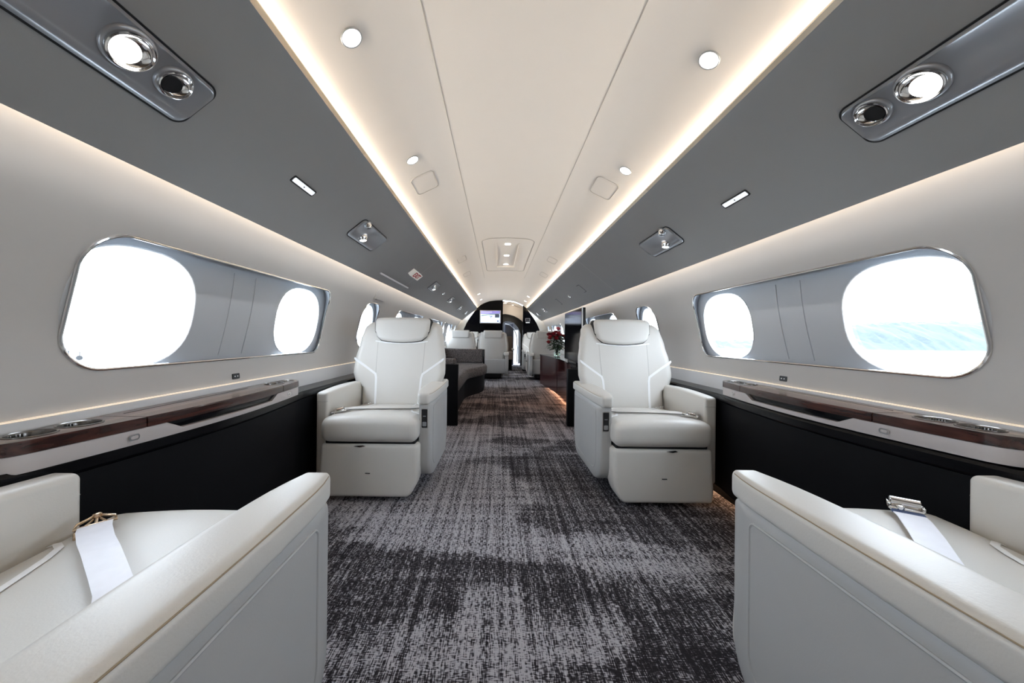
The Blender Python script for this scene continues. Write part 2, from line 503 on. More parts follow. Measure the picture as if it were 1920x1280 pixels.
# windows: (start, end, [pane centres]) along the cabin
ZB, ZT = 0.836, 1.252
WIN = [(0.02, 0.42, (0.22,)), (0.968, 2.385, (1.175, 2.13)), (2.985, 3.375, (3.19,)), (3.93, 5.30, (4.14, 5.07)), (5.80, 7.12, (6.00, 6.90)), (7.30, 8.66, (7.50, 8.44)), (9.02, 9.36, (9.19,))]
def frame_outline(a, b, grow=0.0):
    r = 0.105 if b - a > .6 else 0.13
    return [(p[0], p[1]) for p in rrect(a - grow, b + grow, ZB - grow, ZT + grow, r + grow, 10)]
wn = 0
for s, nm in ((-1, 'wall_left'), (1, 'wall_right')):
    wins = [w_ for w_ in WIN if not (s > 0 and 5.5 < w_[0] < 6)]
    dy = 0.0 if s < 0 else 0.03
    build_wall(s, [frame_outline(a + dy, b + dy) for a, b, _ in wins], nm)
    for (a, b, panes) in wins:
        a += dy; b += dy; wn += 1
        W = empty('window_%d' % wn, (s * 1.34, (a + b) / 2, 1.04), kind='structure')
        off = Vector((s * 1.34, (a + b) / 2, 1.04))
        ol = frame_outline(a, b)
        # chrome trim ring
        bm = bmesh.new()
        tube(bm, [Vector((s * (wx(z) - 0.001), y, z)) - off for (y, z) in ol], 0.0052, 8, closed=True)
        bm_obj('window_frame', bm, M['chrome'], W)
        # lining: side walls going outward + recessed panel with the pane holes
        def lx(z): return 1.345 + (1.275 - 1.345) * (z - ZB) / (ZT - ZB) + 0.035
        inner = frame_outline(a, b, 0.03)
        bm = bmesh.new()
        n = len(ol)
        A = [bm.verts.new(Vector((s * wx(z), y, z)) - off) for (y, z) in ol]
        B = [bm.verts.new(Vector((s * lx(z), y, z)) - off) for (y, z) in inner]
        for i in range(n): bm.faces.new((A[i], A[(i + 1) % n], B[(i + 1) % n], B[i]))
        bm_obj('window_reveal', bm, M['lining'], W)
        bm = bmesh.new(); es = []
        hy = 0.222 if len(panes) > 1 else 0.165
        ovs = [oval(c + dy, 1.036, hy, 0.203, 2.55) for c in panes]
        for lp in [inner] + ovs:
            vs = [bm.verts.new((0, p[0], p[1])) for p in lp]
            for i in range(len(vs)): es.append(bm.edges.new((vs[i], vs[(i + 1) % len(vs)])))
        bmesh.ops.triangle_fill(bm, use_beauty=True, edges=es, normal=(1, 0, 0))
        for v in bm.verts: v.co = Vector((s * lx(v.co.z), v.co.y, v.co.z)) - off
        bm_obj('window_lining', bm, M['lining'], W, smooth=False)
        if len(panes) > 1:   # fine vertical joints of the lining panel
            bm = bmesh.new()
            for yy in ((a + b) / 2 - .12, (a + b) / 2 + 0.02):
                tube(bm, [Vector((s * (lx(z) - .001), yy + .02 * math.sin((z - ZB) * 6), z)) - off for z in [ZB + .02 + (ZT - ZB - .04) * k / 8 for k in range(9)]], 0.0022, 6)
            bm_obj('lining_joint', bm, M['lining'], W)
        for lp in ovs:
            cy = sum(p[0] for p in lp) / len(lp)
            bm = bmesh.new()
            out = [(cy + (p[0] - cy) * 0.97, 1.036 + (p[1] - 1.036) * 0.97) for p in lp]
            A = [bm.verts.new(Vector((s * lx(z), y, z)) - off) for (y, z) in lp]
            B = [bm.verts.new(Vector((s * (lx(z) + 0.022), y, z)) - off) for (y, z) in out]
            n = len(lp)
            for i in range(n): bm.faces.new((A[i], A[(i + 1) % n], B[(i + 1) % n], B[i]))
            tube(bm, [Vector((s * (lx(z) - .0005), y, z)) - off for (y, z) in lp], 0.003, 6, closed=True)
            bm_obj('pane_surround', bm, M['piping'], W)
            bm = bmesh.new()
            vs = [bm.verts.new(Vector((s * (lx(z) + 0.02), y, z)) - off) for (y, z) in out]
            bm.faces.new(vs)
            bm_obj('window_pane', bm, M['glass'], W, smooth=False)
        area('window_portal', (s * 1.46, (a + b) / 2, 1.04), (-s, 0, 0.15), 0.45, b - a, 1, (1, 1, 1), portal=True)

def extrude_profile(name, prof, y0, y1, m, kind=None, parent=None, smooth=True, angle=35, off=(0, 0, 0), closed=False, ys=None):
    bm = bmesh.new()
    ys = ys or [y0, y1]
    rows = [[bm.verts.new((x - off[0], y - off[1], z - off[2])) for (x, z) in prof] for y in ys]
    n = len(prof)
    for a, b in zip(rows, rows[1:]):
        for i in range(n if closed else n - 1): bm.faces.new((a[i], a[(i + 1) % n], b[(i + 1) % n], b[i]))
    if closed:
        bm.faces.new(rows[0]); bm.faces.new(rows[-1][::-1])
    o = bm_obj(name, bm, m, parent, smooth, angle)
    if kind: o['kind'] = kind
    return o
# floor
box('floor', -1.36, 1.36, YA, 13.2, -0.04, 0.0, M['carpet'])['kind'] = 'structure'
# ceiling vault
CP = [(0, 2.0), (0.18, 1.993), (0.344, 1.972), (0.48, 1.925), (0.61, 1.863), (0.70, 1.812), (0.77, 1.782), (0.82, 1.745), (0.84, 1.69)]
CPs = catmull(CP, 6)
prof = [(-x, z) for (x, z) in reversed(CPs)] + CPs[1:]
extrude_profile('ceiling', prof, YA, YB, M['ceiling'], 'structure', angle=60)
def cz(x):
    x = abs(x)
    for (x0, z0), (x1, z1) in zip(CPs, CPs[1:]):
        if x <= x1: return z0 + (z1 - z0) * (x - x0) / max(x1 - x0, 1e-6)
    return CPs[-1][1]
def cn(x):
    d = (cz(abs(x) + .01) - cz(max(abs(x) - .01, 0))) / .02 * (1 if x >= 0 else -1)
    return Vector((d, 0, -1)).normalized()    # inward normal
M['joint'] = mat('ceiling_joint', (0.40, 0.36, 0.32), 0.6)
k_trim = 0
for s in (-1, 1):
    k_trim += 1
    bm = bmesh.new(); x = s * 0.344
    tube(bm, [(x, YA, cz(x) - .0002), (x, 5.9, cz(x) - .0002)], 0.0016, 6)
    bm_obj('trim_%d' % k_trim, bm, M['joint'])['kind'] = 'structure'
for s in (-1, 1):
    k_trim += 1
    bm = bmesh.new(); bx(bm, *sorted((s * (wx(.724) - .014), s * (wx(.724) + .01))), YA, YB, 0.7222, 0.7248)
    bm_obj('trim_%d' % k_trim, bm, M['led'])['kind'] = 'structure'
for s in (-1, 1):
    k_trim += 1
    extrude_profile('trim_%d' % k_trim, [(s * (wx(.72) + .005), 0.7215), (s * (wx(.72) - .016), 0.7215), (s * (wx(.60) - .022), 0.60), (s * (wx(.6) + .02), 0.60)], YA, YB, M['dado'], 'structure')
# wall behind the camera
bm = bmesh.new(); bx(bm, -1.36, 1.36, YA - .05, YA, -.02, 2.03); bm_obj('wall_back', bm, M['taupe'])['kind'] = 'structure'

# overhead side panels
BP = [(.705, 1.750), (.700, 1.760), (.688, 1.759), (.683, 1.748), (.690, 1.734), (.704, 1.728), (.725, 1.716), (.748, 1.699), (1.060, 1.4485), (1.085, 1.428), (1.098, 1.416), (1.106, 1.411), (1.112, 1.415), (1.112, 1.430), (1.095, 1.445)]
def overhead(s, y0, y1, label):
    off = (s * 0.9, (y0 + y1) / 2, 1.58)
    t = empty('overhead_panel', off, label=label, cat='overhead panel', group='grey overhead side panels')
    face = BP[4:]
    def ex(name, P, m, a=50):
        return extrude_profile(name, [(s * x, z) for x, z in P], y0, y1, m, parent=t, off=off, angle=a)
    ex('panel_face', face, M['panel'])
    ex('edge_lip', BP[:5] + [(.712, 1.735)], M['trim'])
    ex('rear_skin', [(.705, 1.750), (.720, 1.730), (.80, 1.668), (1.03, 1.495), (1.095, 1.445)], M['ceiling'])
    return t
for s, nm in ((-1, 'left'), (1, 'right')):
    overhead(s, YA, 3.468, 'long grey overhead side panel above the %s windows, nearest the camera' % nm)
    overhead(s, 3.470, 9.50, 'grey overhead side panel on the %s running back to the black bulkhead' % nm)

def bin_m(s, Y, t, off=0.0):
    """matrix on the overhead panel face: local x along the cabin, y down the slope, z out of the face"""
    p = Vector((s * (.685 + .423 * t), Y, 1.75 - .34 * t))
    n = Vector((-s * .6265, 0, -.7794)); v = Vector((s * .7794, 0, -.6265)); u = v.cross(n)
    p += n * off
    m = Matrix((u, v, n)).transposed().to_4x4(); m.translation = p
    return m
CH = 0.5427
def thing_at(name, mtx, label, cat, group=None):
    o = bpy.data.objects.new(name, None); link(o); o.matrix_world = mtx; o.empty_display_size = .03
    return tag(o, label, cat, group)
def service_panel(s, y0, y1, tc, spot, vent, grille, label, rs=0.045, rv=0.037, eye=False):
    yc = (y0 + y1) / 2
    mt = bin_m(s, yc, tc)
    us = 1 if (mt.to_3x3() @ Vector((1, 0, 0))).y > 0 else -1
    t = thing_at('reading_light_panel', mt, label, 'reading light panel', 'reading light and air vent panels')
    hl = (y1 - y0) / 2; hw = 0.068
    bm = bmesh.new(); prism(bm, rrect(-hl - .005, hl + .005, -hw - .005, hw + .005, .030), 0.003); bm_obj('panel_rim', bm, M['black'], t)
    bm = bmesh.new()
    o1 = rrect(-hl, hl, -hw, hw, .026, 8); o2 = rrect(-hl + .005, hl - .005, -hw + .005, hw - .020, .020, 8); o3 = rrect(-hl + .009, hl - .009, -hw + .008, hw - .027, .016, 8)
    rings = [[bm.verts.new((p[0], p[1], z)) for p in o] for o, z in ((o1, .001), (o1, .003), (o2, .012), (o3, .0075))]
    for a, b in zip(rings, rings[1:]):
        for i in range(len(a)): bm.faces.new((a[i], a[(i + 1) % len(a)], b[(i + 1) % len(b)], b[i]))
    bm.faces.new(rings[-1]); bm.faces.new(rings[0][::-1])
    bm_obj('panel_plate', bm, M['satin'], t, angle=70)
    ls = us * (spot[0] - yc), (spot[1] - tc) * CH
    lv = us * (vent[0] - yc), (vent[1] - tc) * CH
    # tilt of the eyeballs: axis leans down and towards the aisle
    tilt = Matrix.Rotation(math.radians(-30), 4, 'X')
    for nm, (lx_, ly_), r in (('spotlight', ls, rs), ('air_nozzle', lv, rv)):
        T = Matrix.Translation((lx_, ly_, 0.006)); lit = nm == 'spotlight'
        bm = bmesh.new()
        if eye:
            lathe(bm, [(r * 1.15, 0), (r * 1.15, .002), (r * 1.05, .004), (r * .98, .002)], 32, T)
            sp = bm_obj(nm, bm, M['satin'], t, angle=50)
            B = T @ tilt
            bm = bmesh.new(); lathe(bm, [(r * .95, -.004), (r * .98, .004), (r * .92, .010), (r * .82, .015), (r * .80, .022), (r * .74, .025), (r * .66, .025), (r * .64, .018)], 28, B, cap=False)
            bm_obj('eyeball_ring', bm, M['chrome'], sp, angle=50)
            bm = bmesh.new(); lathe(bm, [(r * .65, .019), (r * .65, .022)], 28, B)
        else:
            lathe(bm, [(r * 1.10, 0), (r * 1.08, .006), (r * 1.0, .009), (r * .93, .009)], 40, T, cap=False)
            sp = bm_obj(nm, bm, M['satin'], t, angle=50)
            bm = bmesh.new(); rings = []
            for (rr_, z_, sh) in ((.96, .009, 0), (.94, .014, 0), (.88, .015, 0), (.84, .012, .02), (.80, .012, .03), (.76, .009, .06), (.62, .004, .14), (.56, .003, .16)):
                rings.append([bm.verts.new(T @ Vector((r * rr_ * math.cos(2 * PI * k / 40), r * (sh * 1.1 + rr_ * math.sin(2 * PI * k / 40)), z_))) for k in range(40)])
            for a_, b_ in zip(rings, rings[1:]):
                for k in range(40): bm.faces.new((a_[k], a_[(k + 1) % 40], b_[(k + 1) % 40], b_[k]))
            bm_obj('eyeball_ring', bm, M['chrome'], sp, angle=30)
            bm = bmesh.new(); lathe(bm, [(r * .57, .0025), (r * .57, .0045)], 32, T @ Matrix.Translation((0, r * .176, 0)))
        bm_obj('lens' if lit else 'nozzle_opening', bm, M['lens'] if lit else M['black'], sp, angle=50)
    gx = sorted((us * (grille[0] - yc), us * (grille[1] - yc)))
    bm = bmesh.new(); prism(bm, rrect(gx[0], gx[1], -hw + .022, hw - .030, .004, 3), 0.0012, Matrix.Translation((0, 0, .0052)))
    bm_obj('speaker_grille', bm, M['grille'], t)
    return t
service_panel(-1, .44, .925, .55, (.737, .525), (.838, .522), (.46, .66), 'large brushed metal panel with lit spotlight and air vent, upper left corner')
service_panel(1, .46, .98, .56, (.812, .53), (.917, .525), (.48, .72), 'large brushed metal panel with lit spotlight and air vent, upper right corner')
service_panel(-1, 1.93, 2.31, .535, (2.065, .575), (1.985, .43), (2.18, 2.29), 'small chrome edged spotlight panel on left overhead above facing chair', eye=True, rs=.028, rv=.022)
service_panel(1, 1.97, 2.36, .56, (2.11, .60), (2.03, .45), (2.23, 2.34), 'small chrome edged spotlight panel on right overhead above facing chair', eye=True, rs=.028, rv=.022)
service_panel(-1, 4.10, 4.42, .52, (4.28, .55), (4.20, .50), (4.36, 4.41), 'small spotlight panel on left overhead just past the exit sign', eye=True, rs=.028, rv=.022)
service_panel(-1, 5.60, 5.92, .52, (5.77, .55), (5.69, .50), (5.86, 5.91), 'second small spotlight panel past the exit sign on left overhead', eye=True, rs=.028, rv=.022)
service_panel(-1, 7.05, 7.37, .54, (7.22, .55), (7.14, .50), (7.31, 7.36), 'small spotlight panel on left overhead, last but one before the bulkhead', eye=True, rs=.028, rv=.022)
service_panel(-1, 8.4, 8.72, .56, (8.57, .58), (8.49, .50), (8.66, 8.71), 'small spotlight panel on left overhead, last before the black bulkhead', eye=True, rs=.028, rv=.022)
service_panel(1, 7.35, 7.67, .56, (7.5, .58), (7.42, .5), (7.61, 7.66), 'small spotlight panel on right overhead above the dining chairs', eye=True, rs=.028, rv=.022)
service_panel(1, 8.65, 8.95, .56, (8.78, .58), (8.72, .5), (8.89, 8.94), 'small spotlight panel on right overhead, last before the black bulkhead', eye=True, rs=.028, rv=.022)
def slot_light(s, Y, t_, label):
    t = thing_at('emergency_light', bin_m(s, Y, t_), label, 'emergency light', 'slim emergency lights')
    bm = bmesh.new(); prism(bm, rrect(-.078, .078, -.016, .016, .006, 4), .003); bm_obj('housing', bm, M['black'], t)
    bm = bmesh.new(); prism(bm, rrect(-.072, .072, -.010, .010, .004, 4), .004); bm_obj('diffuser', bm, M['lens_dim'], t)
    bm = bmesh.new(); prism(bm, rrect(-.003, .003, -.003, .003, .001, 2), .005); bm_obj('button', bm, M['black'], t)
slot_light(-1, 1.417, .536, 'slim pale slot light on the left overhead panel')
slot_light(1, 1.48, .563, 'slim pale slot light on the right overhead panel')
for (Y, t_, w_, h_, lb) in [(4.21, .56, .12, .13, 'closed rectangular hatch outline on the right overhead panel beyond the seam'), (5.77, .56, .10, .14, 'faint hatch outline on the right overhead panel near the television')]:
    t = thing_at('oxygen_mask_door', bin_m(1, Y, t_), lb, 'hatch', 'oxygen mask doors')
    bm = bmesh.new(); prism(bm, rrect(-w_ / 2, w_ / 2, -h_ / 2, h_ / 2, .02, 4), .002); bm_obj('door_gap', bm, M['gap'], t)
    bm = bmesh.new(); prism(bm, rrect(-w_ / 2 + .006, w_ / 2 - .006, -h_ / 2 + .006, h_ / 2 - .006, .016, 4), .0035); bm_obj('door_leaf', bm, M['panel'], t)
t = thing_at('call_light', bin_m(1, 4.96, .57), 'tiny round chrome light between two hatch outlines on the right overhead panel', 'light')
bm = bmesh.new(); lathe(bm, [(.028, 0), (.026, .006), (.016, .008)], 20); bm_obj('bezel', bm, M['chrome'], t)
bm = bmesh.new(); lathe(bm, [(.014, .006), (.013, .010)], 20); bm_obj('lens', bm, M['lens_dim'], t)
t = thing_at('ceiling_sensor', bin_m(-1, 4.97, .50), 'tiny round chrome light between two spotlight panels on the left overhead panel', 'light')
bm = bmesh.new(); lathe(bm, [(.025, 0), (.023, .006), (.014, .008)], 20); bm_obj('bezel', bm, M['chrome'], t)
bm = bmesh.new(); lathe(bm, [(.012, .006), (.011, .010)], 20); bm_obj('lens', bm, M['lens_dim'], t)
# white strip painting in the bright reflection at the lower edge of the left overhead
t = thing_at('reflection_strip', bin_m(-1, 3.15, .86), 'thin white strip imitating a reflection along the lower edge of the left overhead panel', 'painted highlight')
bm = bmesh.new(); prism(bm, rrect(-.42, .42, -.006, .006, .003, 3), .008); bm_obj('strip_bar', bm, M['piping'], t)
# exit sign
ex = thing_at('exit_sign', bin_m(-1, 3.33, .553), 'small white illuminated EXIT sign on the left overhead panel', 'exit sign')
box('sign_housing', -.145, .145, -.036, .036, 0, .032, M['sign'], ex, .004)
text_mesh('sign_lettering', 'EXIT', .072, M['red'], ex, Matrix.Translation((0, 0, .0325)) @ Matrix.Rotation(PI, 4, 'Z') @ Matrix.Diagonal((1.35, 1, 1, 1)), .0008, .0025)

# ceiling downlights
def downlight(x, Y, label, r=.034):
    n = cn(x); z = n; xx = Vector((0, 1, 0)); yy = z.cross(xx)
    m = Matrix((xx, yy, z)).transposed().to_4x4(); m.translation = Vector((x, Y, cz(x)))
    t = thing_at('downlight', m, label, 'ceiling light', 'round ceiling downlights')
    bm = bmesh.new(); lathe(bm, [(r, -.002), (r, .003), (r * .96, .0045), (r * .86, .0035), (r * .86, 0)], 32); bm_obj('bezel', bm, M['satin'], t)
    bm = bmesh.new(); lathe(bm, [(r * .86, -.001), (r * .85, .002)], 32); bm_obj('lens', bm, M['lens'], t)
downlight(-.568, 1.070, 'round lit ceiling downlight, top left of the ceiling near the camera')
downlight(.590, 1.128, 'round lit ceiling downlight, top right of the ceiling near the camera')
downlight(-.563, 1.815, 'round lit ceiling downlight just before the left ceiling hatch outline')
downlight(.592, 1.875, 'round lit ceiling downlight just before the right ceiling hatch outline')
for x, Y, lb in ((-.535, 7.55, 'tiny far ceiling downlight on the left, nearer of its pair'), (-.54, 8.65, 'tiny far ceiling downlight on the left beside the bulkhead'),
                 (.58, 7.75, 'tiny far ceiling downlight on the right, nearer of its pair'), (.585, 8.7, 'tiny far ceiling downlight on the right beside the bulkhead')):
    downlight(x, Y, lb, .036)
def ceil_m(x, Y, rz=0):
    n = cn(x); xx = Vector((0, 1, 0)); yy = n.cross(xx)
    m = Matrix((xx, yy, n)).transposed().to_4x4(); m.translation = Vector((x, Y, cz(x)))
    return m
def ceil_outline(x0, x1, ya, yb, label, r=.03, name='ceiling_hatch', cat='ceiling hatch', rad=.0018, group='ceiling mask hatches'):
    xm, ym = (x0 + x1) / 2, (ya + yb) / 2
    mt = Matrix.Translation((xm, ym, cz(xm)))
    t = thing_at(name, mt, label, cat, group)
    pts = [(x, y, cz(x)) for x, y in rrect(x0, x1, ya, yb, r, 6)]
    # refine long sides so that the outline follows the vault
    P = []
    for i in range(len(pts)):
        a = Vector(pts[i]); b = Vector(pts[(i + 1) % len(pts)])
        k = max(1, int((b - a).length / .03))
        for j in range(k):
            q = a.lerp(b, j / k); q.z = cz(q.x) - .0005; P.append(q - mt.translation)
    bm = bmesh.new(); tube(bm, P, rad, 6, closed=True); bm_obj('hatch_edge', bm, M['joint'], t)
    # the leaf itself, a thin skin under the vault
    bm = bmesh.new(); nx = 8; rows = []
    for i in range(nx + 1):
        x = x0 + .006 + (x1 - x0 - .012) * i / nx
        rows.append([bm.verts.new(Vector((x, y, cz(x) - zz)) - mt.translation) for y, zz in ((ya + .02, .0008), (yb - .02, .0008), (yb - .02, .0002), (ya + .02, .0002))])
    for a, b in zip(rows, rows[1:]):
        for q in range(4): bm.faces.new((a[q], a[(q + 1) % 4], b[(q + 1) % 4], b[q]))
    bm_obj('hatch_leaf', bm, M['ceiling'], t)
    return t
ceil_outline(-.62, -.49, 1.985, 2.20, 'square hatch outline in the left of the ceiling')
ceil_outline(.49, .62, 2.035, 2.25, 'square hatch outline in the right of the ceiling')
for s in (-1, 1):
    nm = 'left' if s < 0 else 'right'
    ceil_outline(*sorted((s * .50, s * .60)), 4.05, 4.28, 'faint small hatch outline, %s of the lit ceiling recess' % nm)
    ceil_outline(*sorted((s * .52, s * .62)), 4.95, 5.2, 'faint small hatch outline far back on the %s of the ceiling' % nm)
ch = ceil_outline(-.285, .285, 3.60, 5.35, 'large round-cornered ceiling panel with a recess of three lights', r=.11, name='ceiling_access_panel', cat='ceiling panel', rad=.0045, group=None)
off = ch.location
bm = bmesh.new()
for s in (-1, 1):
    x = s * .125
    prism(bm, [(0, 0), (1.22, 0), (1.22, .002), (.9, .028 if s > 0 else .018), (.5, .028 if s > 0 else .018), (0, .003)], .012,
          Matrix(((0, 0, 1, x - .006 - off[0]), (1, 0, 0, 3.80 - off[1]), (0, -1, 0, cz(x) - off[2]), (0, 0, 0, 1))))
bx(bm, -.13, .13, 5.02 - off[1], 5.035 - off[1], cz(0) - .018 - off[2], cz(0) - off[2])
bm_obj('recess_rim', bm, M['ceiling'], ch)
for k, yy in enumerate((3.84, 4.37, 4.90)):
    bm = bmesh.new(); prism(bm, rrect(-.03, .03, -.022, .022, .008, 4), .004, Matrix.Translation((0, yy - off[1], cz(0) - .001 - off[2])) @ Matrix.Rotation(PI, 4, 'X'))
    bm_obj('square_light', bm, M['lens'], ch)

# ------------------------------------------------------------------ black side consoles and folding trays
def bow(Y, a, b, amt=.062):
    t = (Y - a) / (b - a)
    return amt * math.sin(PI * t) if 0 < t < 1 else 0.0
def console(s, ya, yb, a, b, label):
    off = Vector((s * 1.25, (ya + yb) / 2, 0))
    t = empty('side_console', off, label=label, cat='console')
    n = 60
    ys = sorted(set([ya + (yb - ya) * i / n for i in range(n + 1)] + [a, b]))
    def sweep(name, prof, m, bw=1.0, ang=35):
        bm = bmesh.new(); rows = []
        for y in ys:
            d = bow(y, a, b) * bw
            rows.append([bm.verts.new(Vector((s * (x - (d if x < 1.28 else 0)), y, z)) - off) for x, z in prof])
        k = len(prof)
        for p, q in zip(rows, rows[1:]):
            for i in range(k): bm.faces.new((p[i], p[(i + 1) % k], q[(i + 1) % k], q[i]))
        bm.faces.new(rows[0]); bm.faces.new(rows[-1][::-1])
        return bm_obj(name, bm, m, t, angle=ang)
    sweep('console_panel', [(1.215, .08), (1.212, .585), (1.31, .585), (1.29, .08)], M['dark'])
    sweep('console_top', [(1.205, .590), (1.20, .596), (1.20, .622), (1.206, .632), (1.318, .636), (1.318, .588)], M['ledge'], 1.0, 12)
    bm = bmesh.new(); bx(bm, *sorted((s * 1.268 - off.x, s * 1.30 - off.x)), ya - off.y, yb - off.y, 0, .085)
    bm_obj('toe_kick', bm, M['dark'], t)
    return t
console(-1, YA, 3.58, .72, 1.93, 'long black side console under the left windows')
console(1, YA, 3.62, .82, 2.01, 'long black side console under the right windows')

def tray(s, a, b, dz, label):
    off = Vector((s * 1.25, (a + b) / 2, .63 + dz))
    t = empty('folding_table', off, label=label, cat='folding table', group='rosewood folding tables on the side consoles')
    n = 48; L_ = b - a; rc = .075
    def xin(Y, ext=0.0):
        d = .0
        for e in (Y - a, b - Y):     # rounded corners at both ends
            if e < rc: d = max(d, rc - math.sqrt(max(rc * rc - (rc - e) ** 2, 0)))
        return 1.197 - bow(Y, a, b) + d - ext
    ysx = sorted(set([a + rc * (1 - math.cos(PI / 2 * k / 8)) for k in range(9)] + [b - rc * (1 - math.cos(PI / 2 * k / 8)) for k in range(9)] + [a + rc + (L_ - 2 * rc) * i / n for i in range(n + 1)]))
    def slab(name, z0f, z1, m, ext=0.0, bev=.0, y0=None, y1=None):
        bm = bmesh.new(); rows = []
        for y in ysx:
            if y0 is not None and (y < y0 or y > y1): continue
            xi = xin(y, ext); z0 = z0f(y) if callable(z0f) else z0f
            z1_ = z1(y) if callable(z1) else z1
            xo = 1.298
            rows.append([bm.verts.new(Vector((s * x, y, z + dz)) - off) for x, z in ((xi + bev * .2, z0), (xi, z0 + bev), (xi, z1_ - bev), (xi + bev, z1_), (xo, z1_), (xo, z0))])
        for p, q in zip(rows, rows[1:]):
            for i in range(6): bm.faces.new((p[i], p[(i + 1) % 6], q[(i + 1) % 6], q[i]))
        bm.faces.new(rows[0]); bm.faces.new(rows[-1][::-1])
        return bm_obj(name, bm, m, t, angle=30)
    c0, c1 = a + .36, b - .28        # cut-out in the silver band
    def band_top(y):
        if y < c0 or y > c1: return .680
        e = min(y - c0, c1 - y)
        return .680 - .026 * min(e / .05, 1)
    ysx = sorted(set(ysx + [c0 - .001, c0, c0 + .05, c1 - .05, c1, c1 + .001]))
    slab('silver_band', .637, band_top, M['silver'], 0.0, .001)
    slab('shadow_gap', .655, .680, M['blackgloss'], -.012, .001)
    w0, w1 = a + .30, b - .235
    ysx = sorted(set(ysx + [w0, w0 + .004, w1, w1 + .004]))
    wells = [(a + .115), (a + .215), (b - .17), (b - .08)]
    def wood_end(y0, y1):
        yy = [y for y in ysx if y0 - 1e-6 <= y <= y1 + 1e-6]
        pl_ = [(xin(y, .002), y) for y in yy] + [(1.298, y1), (1.298, y0)]
        hs = [[(1.2465 + .0405 * math.cos(2 * PI * k / 36), c + .0405 * math.sin(2 * PI * k / 36)) for k in range(36)] for c in wells if y0 < c < y1]
        bm = bmesh.new(); es = []; tops = []
        for lp in [pl_] + hs:
            vs_ = [bm.verts.new(Vector((s * p[0], p[1], .712 + dz)) - off) for p in lp]; tops.append(vs_)
            for i in range(len(vs_)): es.append(bm.edges.new((vs_[i], vs_[(i + 1) % len(vs_)])))
        bmesh.ops.triangle_fill(bm, use_beauty=True, edges=es, normal=(0, 0, 1))
        for vs_ in tops:
            lo = [bm.verts.new(v.co - Vector((0, 0, .031))) for v in vs_]
            for i in range(len(vs_)): bm.faces.new((vs_[i], vs_[(i + 1) % len(vs_)], lo[(i + 1) % len(lo)], lo[i]))
        return bm_obj('wood_end', bm, M['wood'], t, angle=30)
    wood_end(a, w0)
    slab('wood_leaf', .681, .712, M['wood'], .002, .004, w0 + .004, w1)
    wood_end(w1 + .004, b)
    bm = bmesh.new(); bx(bm, *sorted((s * 1.262 - off.x, s * 1.2645 - off.x)), w0 - off.y + .04, w1 - off.y - .1, .7118 + dz - off.z, .7128 + dz - off.z)
    bm_obj('hinge_line', bm, M['black'], t)
    for yy in wells:
        T = Matrix.Translation(Vector((s * 1.2465, yy, .712 + dz)) - off)
        bm = bmesh.new(); lathe(bm, [(.0375, -.029), (.0385, -.004), (.040, .0005), (.0425, .0022), (.0445, .0018), (.045, .0003)], 40, T, cap=False)
        c = bm_obj('cup_holder', bm, M['well'], t, angle=30)
        bm = bmesh.new(); lathe(bm, [(.0372, -.030), (.0372, -.0285)], 32, T)
        bm_obj('cup_well', bm, M['black'], c)
        bm = bmesh.new()
        for k in range(8):
            an = (0 if s > 0 else PI) + (.16 * k - 0.3)
            p = T @ Vector((.0374 * math.cos(an), .0374 * math.sin(an), -.015))
            lathe(bm, [(.0016, -.013), (.0016, .012)], 6, Matrix.Translation(p))
        bm_obj('cup_rib', bm, M['chrome'], c)['kind'] = 'stuff'
    for yy, ww in ((a + .27, .030), (b - .17, .026)):
        x = xin(yy)
        T = Matrix(((0, 0, -s, s * (x - .0004) - off.x), (1, 0, 0, yy - off.y), (0, 1, 0, .659 + dz - off.z), (0, 0, 0, 1)))
        bm = bmesh.new(); prism(bm, rrect(-ww / 2, ww / 2, -.009, .009, .008, 6), .002, T); c = bm_obj('latch_button', bm, M['chrome'], t)
        bm = bmesh.new(); prism(bm, rrect(-ww / 2 + .005, ww / 2 - .005, -.0045, .0045, .004, 4), .0028, T); bm_obj('button_cap', bm, M['silver'], c)
    return t
tray(-1, .725, 1.925, -.012, 'rosewood folding table with silver edge band under the near left window')
tray(1, .835, 2.005, 0.0, 'rosewood folding table with silver edge band under the near right window')

def outlet(s, Y, z, label, w_=.042):
    sl = wslope(z)
    n = Vector((-s, 0, sl)).normalized()
    v = Vector((0, 0, 1)); v = (v - n * v.dot(n)).normalized(); u = v.cross(n)
    m = Matrix((u, v, n)).transposed().to_4x4(); m.translation = Vector((s * wx(z), Y, z))
    t = thing_at('wall_socket', m, label, 'socket', 'small black wall sockets')
    bm = bmesh.new(); prism(bm, rrect(-w_ / 2, w_ / 2, -.013, .013, .004, 4), .004); bm_obj('socket_plate', bm, M['black'], t)
    for k in (-1, 1):
        bm = bmesh.new(); lathe(bm, [(.0032, .004), (.003, .0052)], 12, Matrix.Translation((k * .008, 0, 0))); bm_obj('socket_pin', bm, M['piping'], t)
outlet(-1, 1.611, .753, 'small black socket on the left wall under the big window')
outlet(1, 1.712, .757, 'small black socket on the right wall under the big window')
outlet(-1, 3.085, .759, 'small black socket on the left wall just behind the facing chair')
